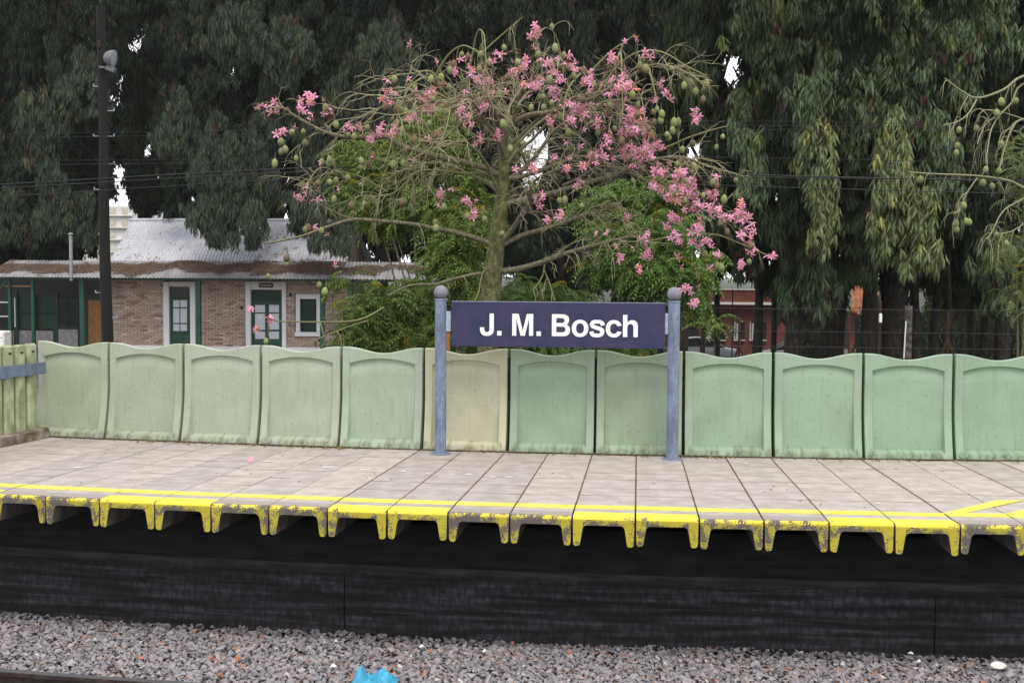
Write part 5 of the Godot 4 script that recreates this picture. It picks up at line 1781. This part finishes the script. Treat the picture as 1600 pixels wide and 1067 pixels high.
	# pods
	var pods := [[[689, 118], [674, 121], [703, 107], [722, 84], [731, 86], [752, 83], [748, 106], [787, 73], [709, 97], [648, 135], [654, 152], [676, 153], [682, 171], [634, 172], [622, 167], [603, 163], [622, 190], [627, 202], [671, 192], [618, 122], [764, 95], [808, 95], [831, 166], [850, 166], [845, 151], [863, 159], [785, 190], [797, 230]],
		[[952, 162], [988, 145], [996, 162], [1001, 99], [1008, 104], [1070, 131], [1088, 140], [1099, 153], [1104, 127], [1049, 106], [1027, 169], [1032, 186], [1023, 189], [1020, 174], [1034, 175], [1054, 187], [1060, 187], [1050, 201], [1042, 209], [1047, 215], [1082, 222], [1067, 232], [1018, 236], [1014, 199], [1019, 206], [976, 204], [924, 190], [888, 204], [936, 204], [928, 131], [896, 116], [912, 107], [886, 105], [973, 217]],
		[[1059, 255], [1081, 269], [1115, 283], [1122, 288], [1133, 308], [1100, 304], [1088, 303], [1054, 303], [1024, 296], [1150, 281], [1126, 346], [1160, 365], [1175, 382], [1171, 408], [1127, 415], [1122, 413], [1136, 360], [1102, 395], [439, 219], [438, 235], [429, 252], [445, 231], [455, 205], [474, 205], [476, 221], [462, 246], [519, 252], [542, 276], [525, 280], [515, 283], [497, 285], [522, 309], [547, 319], [543, 210], [553, 211], [574, 198], [563, 249], [563, 260]],
		[[630, 314], [620, 190], [627, 201], [682, 354], [680, 346], [694, 321], [477, 357], [501, 359], [481, 353], [514, 346], [508, 165], [630, 253], [582, 240], [585, 313], [449, 412], [448, 400], [418, 431], [416, 532], [499, 444], [508, 453], [785, 364], [873, 312], [730, 335], [757, 341], [862, 40], [1130, 213], [1085, 258], [867, 71]]]
	var shape := [pod_mesh(0), pod_mesh(1), pod_mesh(2)]
	var spots := []
	for g in pods:
		for q in g: spots.append(at(q[0], q[1] - 4.0, Z - vr(0.4, 1.6)) - foot)
	for i in 70:
		if tips.size() > 0:
			var t: Vector3 = tips[rng.randi() % tips.size()]
			if pix(t + foot).y < 330: spots.append(t)
	for p in spots:
		var m := obj("seed_pod", shape[[0, 0, 1, 1, 2][rng.randi() % 5]], o)
		var k := vr(0.62, 0.95)
		m.transform = Transform3D(Basis.from_euler(Vector3(vr(-0.25, 0.25), vr(0, TAU), vr(-0.25, 0.25))).scaled(Vector3(k, k * vr(0.9, 1.15), k)), p)
	# flowers: clusters of x, y, how many, spread in pixels
	var left := []
	var clusters := [[[403, 170, 1, 2], [418, 168, 3, 8], [433, 165, 1, 2], [470, 157, 2, 5], [488, 156, 6, 9], [504, 157, 1, 2], [467, 168, 2, 4], [481, 182, 2, 4], [514, 176, 3, 7], [461, 198, 1, 2], [440, 204, 2, 5], [543, 200, 2, 5], [562, 200, 2, 5], [597, 195, 1, 2], [591, 210, 4, 7], [579, 219, 2, 4], [502, 253, 1, 2], [582, 247, 1, 2], [562, 283, 1, 2], [533, 297, 1, 2], [475, 302, 5, 8], [500, 311, 1, 2], [489, 354, 1, 2], [512, 370, 1, 2], [531, 331, 1, 2], [606, 152, 7, 11], [640, 120, 1, 2], [664, 150, 6, 8], [680, 140, 3, 5], [668, 166, 4, 7]],
		[[730, 92, 1, 2], [710, 111, 2, 4], [738, 113, 4, 8], [760, 120, 4, 6], [779, 88, 4, 7], [818, 98, 6, 8], [800, 115, 2, 4], [835, 131, 5, 9], [783, 145, 2, 5], [757, 165, 4, 7], [719, 174, 2, 4], [732, 193, 2, 7], [612, 203, 3, 5], [776, 212, 3, 7], [749, 219, 4, 6], [836, 45, 5, 6], [837, 72, 1, 2], [858, 96, 3, 5], [830, 126, 3, 7], [868, 115, 4, 7], [884, 98, 5, 8], [898, 105, 2, 4], [918, 123, 7, 9], [955, 88, 3, 5], [979, 65, 1, 2], [998, 58, 1, 2], [1013, 85, 2, 4], [1032, 130, 2, 4], [1045, 150, 2, 4], [980, 136, 10, 11], [962, 146, 6, 8], [955, 126, 2, 4], [870, 145, 4, 8], [890, 168, 5, 8], [905, 177, 4, 7], [893, 190, 3, 6], [859, 187, 2, 4], [940, 187, 4, 12]],
		[[988, 183, 12, 12], [1000, 195, 5, 9], [990, 206, 6, 9], [972, 207, 2, 4], [949, 220, 3, 5], [1008, 228, 10, 12], [980, 235, 6, 10], [1030, 228, 4, 7], [1000, 250, 9, 14], [950, 238, 3, 8], [924, 247, 4, 6], [913, 259, 2, 4], [865, 245, 2, 4], [883, 263, 2, 4], [829, 263, 3, 4], [805, 264, 1, 2], [905, 284, 5, 6], [841, 313, 4, 6], [875, 335, 2, 4], [853, 342, 2, 4], [818, 333, 1, 2], [762, 326, 1, 2], [738, 330, 3, 5], [727, 318, 3, 5], [744, 314, 1, 2], [690, 305, 2, 5], [683, 322, 1, 2], [705, 295, 1, 2], [645, 248, 1, 2], [926, 248, 3, 6], [1030, 267, 8, 9], [1060, 275, 8, 10], [1064, 297, 9, 10], [1080, 300, 6, 8], [1083, 284, 4, 6], [1020, 290, 5, 8], [1045, 310, 4, 8]],
		[[1085, 325, 8, 9], [1058, 338, 9, 11], [1087, 356, 6, 7], [1044, 355, 2, 4], [1055, 367, 3, 6], [1114, 305, 6, 8], [1158, 318, 2, 4], [1155, 335, 6, 8], [1165, 342, 4, 5], [1175, 348, 1, 2], [1107, 325, 4, 8], [1132, 333, 5, 8], [1168, 371, 5, 7], [1173, 392, 3, 5], [1157, 414, 3, 5], [1206, 400, 4, 5], [1103, 380, 6, 8], [1084, 382, 4, 7], [1122, 398, 2, 4], [1062, 381, 2, 4], [1060, 402, 1, 2], [1005, 371, 3, 5], [1013, 396, 6, 7], [988, 390, 1, 2], [971, 402, 3, 4], [952, 367, 1, 2], [928, 365, 1, 2], [961, 386, 1, 2], [981, 342, 2, 5], [1019, 345, 1, 2], [1000, 420, 3, 5], [1072, 448, 4, 6], [1086, 475, 3, 5], [1086, 186, 6, 6], [1088, 174, 1, 2], [1118, 275, 1, 2], [1110, 420, 1, 2], [1068, 418, 1, 2], [1094, 448, 1, 2], [392, 483, 2, 3], [424, 500, 3, 4], [402, 516, 2, 3], [524, 415, 1, 2], [629, 415, 1, 2], [870, 520, 1, 2]]]
	for i in 130:
		var t: Vector3 = tips[rng.randi() % tips.size()]
		var s := pix(t + foot)
		if s.y < 260 and s.x > 600 and s.x < 1060: left.append(t)
	var blooms := [flower_mesh(0), flower_mesh(0), flower_mesh(1), flower_mesh(0), flower_mesh(2), flower_mesh(0), flower_mesh(2), flower_mesh(0)]
	var count := 0
	for g in clusters:
		for q in g:
			var near := vr(0.5, 1.5)
			for k in q[2] + (1 if q[2] > 1 else 0) + (q[2] / 2):
				var p := at(q[0] + rng.randfn() * q[3] * 0.75, q[1] + rng.randfn() * q[3] * 0.75, Z - near + vr(-0.25, 0.25)) - foot
				left.append(p)
	# keep the nearest three hundred as parts
	left.sort_custom(func(x, y): return x.z > y.z)
	var rest := []
	for p in left:
		var e := Vector3(vr(-1, 1), vr(-0.5, 0.9), vr(-0.3, 1.3)).normalized()
		var x := e.cross(Vector3(vr(-1, 1), vr(-1, 1), vr(-1, 1))).normalized()
		var t := Transform3D(Basis(x, e, x.cross(e)).scaled(Vector3.ONE * vr(0.58, 0.92)), p)
		if count < 300:
			obj("flower", blooms[rng.randi() % 8], o).transform = t
		else: rest.append(t)
		count += 1
	if rest.size():
		var tint := []
		for t in rest: tint.append(Color.WHITE)
		many("far_flowers", blooms[0], M.petal, rest, tint, o)
	# a few leaves still on the twigs
	# the second tree of the kind: only its bare pod branches reach into the view from the right
	var Z2 := 19.0
	var foot2 := at(1745, 560, Z2)
	foot2.y = land(Z2)
	var o2 := thing("silk_floss_tree", foot2)
	tag(o2, "silk floss tree whose bare branches with green pods reach in from the right edge", "tree")
	b = Buf.new()
	b.tube([Vector3(0, -0.1, 0), at(1742, 420, Z2) - foot2, at(1738, 250, Z2) - foot2, at(1735, 90, Z2) - foot2, at(1730, -60, Z2) - foot2], [0.28, 0.2, 0.15, 0.11, 0.06], 14)
	obj("trunk", b.mesh(M.floss_bark), o2)
	var arms := [[[[1738, 160], [1660, 118], [1600, 119], [1569, 140], [1528, 153], [1502, 141], [1477, 122]], 9], [[[1528, 153], [1515, 176], [1499, 189], [1474, 196]], 5], [[[1660, 118], [1598, 132], [1582, 160], [1563, 180], [1550, 202], [1545, 227], [1541, 256]], 6],
		[[[1738, 240], [1660, 185], [1600, 186], [1582, 202], [1569, 237], [1563, 262]], 7], [[[1742, 350], [1660, 320], [1600, 293], [1576, 282], [1531, 275], [1467, 272], [1420, 269]], 9], [[[1528, 278], [1512, 301], [1499, 329], [1490, 334]], 4], [[[1742, 330], [1640, 300], [1588, 317], [1566, 333], [1550, 364], [1541, 374]], 5], [[[1600, 186], [1570, 176], [1550, 172], [1535, 172]], 4], [[[1560, 180], [1540, 195], [1528, 225]], 3], [[[1600, 350], [1580, 362], [1556, 366]], 3]]
	twigs = Buf.new()
	tips = []
	for q in arms:
		var p := limb_points(q[0], Z2, 0.5)
		for i in p.size(): p[i] -= foot2
		b = Buf.new()
		b.col = Color(0.24, 0.24, 0.15)
		var r0: float = q[1] * 0.6 * Z2 / FOCAL / 2.0
		wander(p, r0, maxf(r0 * 0.35, 0.008), b, 7)
		obj("branch", b.mesh(M.twig), o2)
		for k in 7:
			var i := int(p.size() * vr(0.3, 0.95))
			twig(twigs, p[i], Vector3(vr(-1, 0.4), vr(-0.9, 0.5), vr(-1, 1)), vr(0.2, 0.5), 0.007, 1.6, 1, tips)
	tag(obj("twigs", twigs.mesh(M.twig), o2), "", "", "", "stuff")
	for q in [[1565, 157], [1558, 175], [1528, 200], [1500, 202], [1498, 227], [1495, 238], [1566, 224], [1542, 264], [1562, 266], [1537, 284], [1550, 290], [1439, 279], [1506, 320], [1495, 358], [1495, 348], [1510, 345], [1515, 346], [1558, 367], [1573, 380], [1590, 157]]:
		var m := obj("seed_pod", shape[rng.randi() % 2], o2)
		m.transform = Transform3D(Basis.from_euler(Vector3(vr(-0.2, 0.2), vr(0, TAU), vr(-0.2, 0.2))).scaled(Vector3.ONE * vr(0.68, 0.9)), at(q[0], q[1] - 5.0, Z2 - 0.3) - foot2)

# ------------------------------------------------------------------ small things lying about
func build_litter() -> void:
	var o := thing("plastic_bag", at_height(583, 1064, -1.20))
	tag(o, "crumpled bright blue plastic bag lying on the ballast", "plastic bag")
	var b := Buf.new()
	var f := FastNoiseLite.new(); f.seed = 9; f.frequency = 9.0; f.fractal_octaves = 2
	var n := 26
	var grid := []
	for i in n + 1:
		var row := []
		for k in n + 1:
			var u := i / float(n) * 2 - 1
			var v := k / float(n) * 2 - 1
			var x := u * 0.17
			var z := v * 0.13
			var ridge := exp(-pow((u + 0.62) * 4.0, 2.0)) * 0.095 + exp(-pow((u - 0.42) * 3.4, 2.0)) * 0.085 + 0.03
			var h := ridge * exp(-v * v * 2.2) + 0.045 * f.get_noise_2d(x, z) + 0.022 * f.get_noise_2d(x * 3.1 + 7, z * 3.1)
			h *= clampf((1.0 - absf(u)) * 5.0, 0, 1) * clampf((1.0 - absf(v)) * 4.0, 0, 1)
			row.append(Vector3(x + 0.02 * f.get_noise_2d(x + 3, z), h - 0.02, z + 0.03 * f.get_noise_2d(x, z + 5)))
		grid.append(row)
	for i in n:
		for k in n: b.quad(grid[i][k + 1], grid[i + 1][k + 1], grid[i + 1][k], grid[i][k])
	obj("sheet", smoothed(b, 40).mesh(M.bag), o)
	o = thing("foam_dish", at_height(1561, 1044, -1.205))
	tag(o, "white oval foam dish lying on the ballast at the lower right", "dish")
	b = Buf.new()
	b.lathe(Vector3.ZERO, [Vector2(0.0, 0.0), Vector2(0.04, 0.0), Vector2(0.055, 0.012), Vector2(0.065, 0.02), Vector2(0.065, 0.024), Vector2(0.05, 0.016), Vector2(0.038, 0.006), Vector2(0.0, 0.005)], 20)
	var d := obj("bowl", b.mesh(M.white), o)
	d.transform = Transform3D(Basis.from_euler(Vector3(0.25, 0, 0.05)).scaled(Vector3(0.92, 0.9, 0.7)), Vector3(0, 0.005, 0))
	for q in [[520, 1041, 0.03, "small white paper scrap left of the blue bag on the ballast"], [659, 1011, 0.03, "white crumpled scrap at the wall foot right of the blue bag"], [1424, 1022, 0.028, "white scrap near the wall foot at the lower right"], [1437, 1034, 0.022, "greyish scrap beside the white scrap near the wall foot"], [757, 1018, 0.022, "small pale scrap at the foot of the wall below the sign"], [525, 1003, 0.02, "tiny pale scrap at the wall foot above the blue bag"]]:
		o = thing("paper_scrap", at_height(q[0], q[1], -1.205))
		tag(o, q[3], "litter", "scraps on the ballast")
		b = Buf.new()
		var ring := []
		for k in 7: ring.append(Vector3(cos(TAU * k / 7) * q[2] * vr(0.6, 1.2), vr(0, 0.012), sin(TAU * k / 7) * q[2] * vr(0.5, 1.0)))
		for k in 7: b.tri(Vector3(0, 0.024, 0), ring[(k + 1) % 7], ring[k])
		obj("scrap", b.mesh(M.white), o)
	o = thing("fallen_flower", at_height(391, 722, 0.006))
	tag(o, "single pink flower lying on the platform slabs at the left", "flower")
	var m := obj("petals", flower_mesh(0), o)
	m.transform = Transform3D(Basis.from_euler(Vector3(0.9, 0.4, 0.2)).scaled(Vector3.ONE * 0.45), Vector3(0, 0.02, 0))
	# yellowed leaves and dry grass along the foot of the fence and in the joints
	var flake := Buf.new()
	leaf(flake, Vector3(-0.03, 0.004, 0), Vector3.RIGHT, Vector3(0, 0, 1), 0.06, 0.026)
	var where := []
	var tint := []
	for i in 900:
		var s := vr(-7.3, 7.3)
		var patch := 0.5 + 0.5 * sin(s * 2.1) * sin(s * 0.9 + 1.0)
		if rng.randf() > patch * patch + 0.12: continue
		where.append(Transform3D(Basis.from_euler(Vector3(vr(-0.5, 0.5), vr(0, TAU), vr(-0.5, 0.5))).scaled(Vector3.ONE * vr(0.4, 0.95)), plat(s, 3.30 - 0.12 * pow(rng.randf(), 2.0), 0.004)))
		var k := vr(0.6, 1.2)
		tint.append(Color(0.30 * k, 0.24 * k, 0.06 * k) if rng.randf() < 0.5 else Color(0.13 * k, 0.15 * k, 0.04 * k) if rng.randf() < 0.4 else Color(0.2 * k, 0.12 * k, 0.07 * k))
	for i in 60:
		where.append(Transform3D(Basis.from_euler(Vector3(0, vr(0, TAU), 0)).scaled(Vector3.ONE * vr(0.3, 0.7)), plat(vr(-6.5, 6.5), vr(0.6, 3.1), 0.004)))
		var k := vr(0.6, 1.2)
		tint.append(Color(0.22 * k, 0.17 * k, 0.08 * k))
	tag(many("fallen_leaves", flake.mesh(M.litter), M.litter, where, tint), "yellow and brown fallen leaves along the foot of the green fence", "leaves")
	var blade := Buf.new()
	blade.tri(Vector3(-0.003, 0, 0), Vector3(0.003, 0, 0), Vector3(0.008, 0.05, 0.01))
	blade.tri(Vector3(0.006, 0, 0.004), Vector3(0.011, 0, 0.004), Vector3(0.0, 0.04, -0.012))
	where = []
	tint = []
	for i in range(3, 27):
		var s := SLAB0 + 0.5 * i
		var dens := clampf((s + 3.2) / 3.0, 0, 1) * vr(0.3, 1.0)
		for k in int(420 * dens):
			where.append(Transform3D(Basis.from_euler(Vector3(vr(-1.1, 1.1), vr(0, TAU), vr(-1.1, 1.1))).scaled(Vector3.ONE * vr(0.25, 0.6)), plat(s + vr(-0.01, 0.01), vr(0.3, 3.25), -0.008)))
			var e := vr(0.6, 1.3)
			tint.append(Color(0.30 * e, 0.20 * e, 0.10 * e))
	tag(many("dry_grass", blade.mesh(M.litter), M.litter, where, tint), "dry brown grass growing in the joints between platform slabs", "grass")
	# lawn tufts between the trunks
	var tuft := Buf.new()
	for k in 9:
		var a := vr(0, TAU)
		var p := Vector3(cos(a), 0, sin(a)) * vr(0, 0.12)
		tuft.tri(p + Vector3(-0.012, 0, 0), p + Vector3(0.012, 0, 0), p + Vector3(vr(-0.1, 0.1), vr(0.15, 0.3), vr(-0.1, 0.1)))
	where = []
	tint = []
	for i in 9000:
		var z := vr(26, 64)
		var x := vr(0.0, 0.52) * z
		where.append(Transform3D(Basis.from_euler(Vector3(0, vr(0, TAU), 0)).scaled(Vector3.ONE * vr(0.7, 1.6)), Vector3(x, land(z), -z)))
		var e := vr(0.6, 1.3)
		tint.append(Color(0.09 * e, 0.12 * e, 0.035 * e))
	tag(many("lawn_grass", tuft.mesh(M.leaf), M.leaf, where, tint), "grass growing between the trunks and the far road", "grass")

func build_ground() -> void:
	var b := Buf.new()
	var zs := [3.0, 13.2, 16.0, 20.0, 30.0, 40.0, 54.0, 66.0, 95.0, 300.0, 3000.0]
	for i in zs.size() - 1:
		var w := 90.0 if zs[i + 1] < 200 else 3000.0
		b.quad(Vector3(-w, land(zs[i]), -zs[i]), Vector3(w, land(zs[i]), -zs[i]), Vector3(w, land(zs[i + 1]), -zs[i + 1]), Vector3(-w, land(zs[i + 1]), -zs[i + 1]))
	b.quad(Vector3(-200, -1.3, 60), Vector3(200, -1.3, 60), Vector3(200, -1.3, -3), Vector3(-200, -1.3, -3))
	tag(obj("ground", b.mesh(M.grass)), "grassy ground behind the platform", "ground", "", "structure")
	b = Buf.new()
	b.quad(Vector3(-60, land(64) + 0.02, -63), Vector3(60, land(64) + 0.02, -63), Vector3(60, land(70) + 0.03, -71), Vector3(-60, land(70) + 0.03, -71))
	tag(obj("road", b.mesh(M.road)), "pale road in front of the far houses", "road", "", "structure")
	# unseen pale ground, added to bounce light onto the station wall
	b = Buf.new()
	for k in 6:
		var z := 26.0 + k * 3.0
		b.quad(Vector3(-30, land(z) + 0.02, -z), Vector3(-6.0, land(z) + 0.02, -z), Vector3(-6.0, land(z + 3) + 0.02, -z - 3), Vector3(-30, land(z + 3) + 0.02, -z - 3))
	tag(obj("added_bounce_ground", b.mesh(M.kerb)), "unseen pale ground added to bounce light onto the station building", "reflector", "", "structure")

# things built about the world's origin are given an origin at their own base
func rebase() -> void:
	for o in get_children():
		if not (o is Node3D) or o is MeshInstance3D or o is MultiMeshInstance3D or o is Camera3D or o is Light3D: continue
		if not o.position.is_zero_approx() or o.rotation != Vector3.ZERO: continue
		var box := AABB()
		var first := true
		for c in o.get_children():
			if c is MeshInstance3D and c.mesh:
				var q: AABB = c.transform * c.mesh.get_aabb()
				box = q if first else box.merge(q)
				first = false
		if first: continue
		var base := box.position + Vector3(box.size.x / 2, 0, box.size.z / 2)
		o.position = base
		for c in o.get_children(): c.position -= base

func _ready() -> void:
	rng.seed = 20240
	cam_basis = Basis.from_euler(Vector3(-0.0547, 0.1034, 0.0061))
	var cam := Camera3D.new()
	cam.name = "camera"
	cam.fov = rad_to_deg(2.0 * atan(533.5 / FOCAL))
	cam.near = 0.1
	cam.far = 5000.0
	cam.transform = Transform3D(cam_basis, Vector3(0, EYE, 0))
	add_child(cam)
	cam.current = true
	var env := Environment.new()
	env.background_mode = Environment.BG_SKY
	env.tonemap_mode = Environment.TONE_MAPPER_LINEAR
	env.tonemap_exposure = 1.9
	env.fog_enabled = true
	env.fog_density = 0.0002
	env.fog_light_color = lin(0.85, 0.88, 0.86)
	env.sdfgi_enabled = true
	env.ssao_enabled = true
	env.ssil_enabled = true
	var sky := Sky.new()
	var sm := ProceduralSkyMaterial.new()
	sm.sky_top_color = lin(0.78, 0.80, 0.86)
	sm.sky_horizon_color = lin(0.96, 0.96, 1.0)
	sm.sky_curve = 0.2
	sm.ground_bottom_color = lin(0.2, 0.19, 0.17)
	sm.ground_horizon_color = lin(0.5, 0.5, 0.5)
	sm.sky_energy_multiplier = 1.0
	sky.sky_material = sm
	env.sky = sky
	var we := WorldEnvironment.new()
	we.name = "environment"
	we.environment = env
	add_child(we)
	var sun := DirectionalLight3D.new()
	sun.name = "sun"
	sun.light_color = Color(1.0, 0.97, 0.92)
	sun.light_energy = 0.45
	sun.light_angular_distance = 25.0
	sun.shadow_enabled = true
	sun.rotation = Vector3(deg_to_rad(-62), deg_to_rad(20), 0)
	add_child(sun)
	materials()
	build_ground()
	build_platform()
	build_ballast()
	build_fence()
	build_sign()
	build_station()
	build_beyond()
	build_wire_fence()
	build_eucalyptus()
	build_shrubs()
	build_floss_tree()
	build_pole()
	build_cables()
	build_litter()
	rebase()
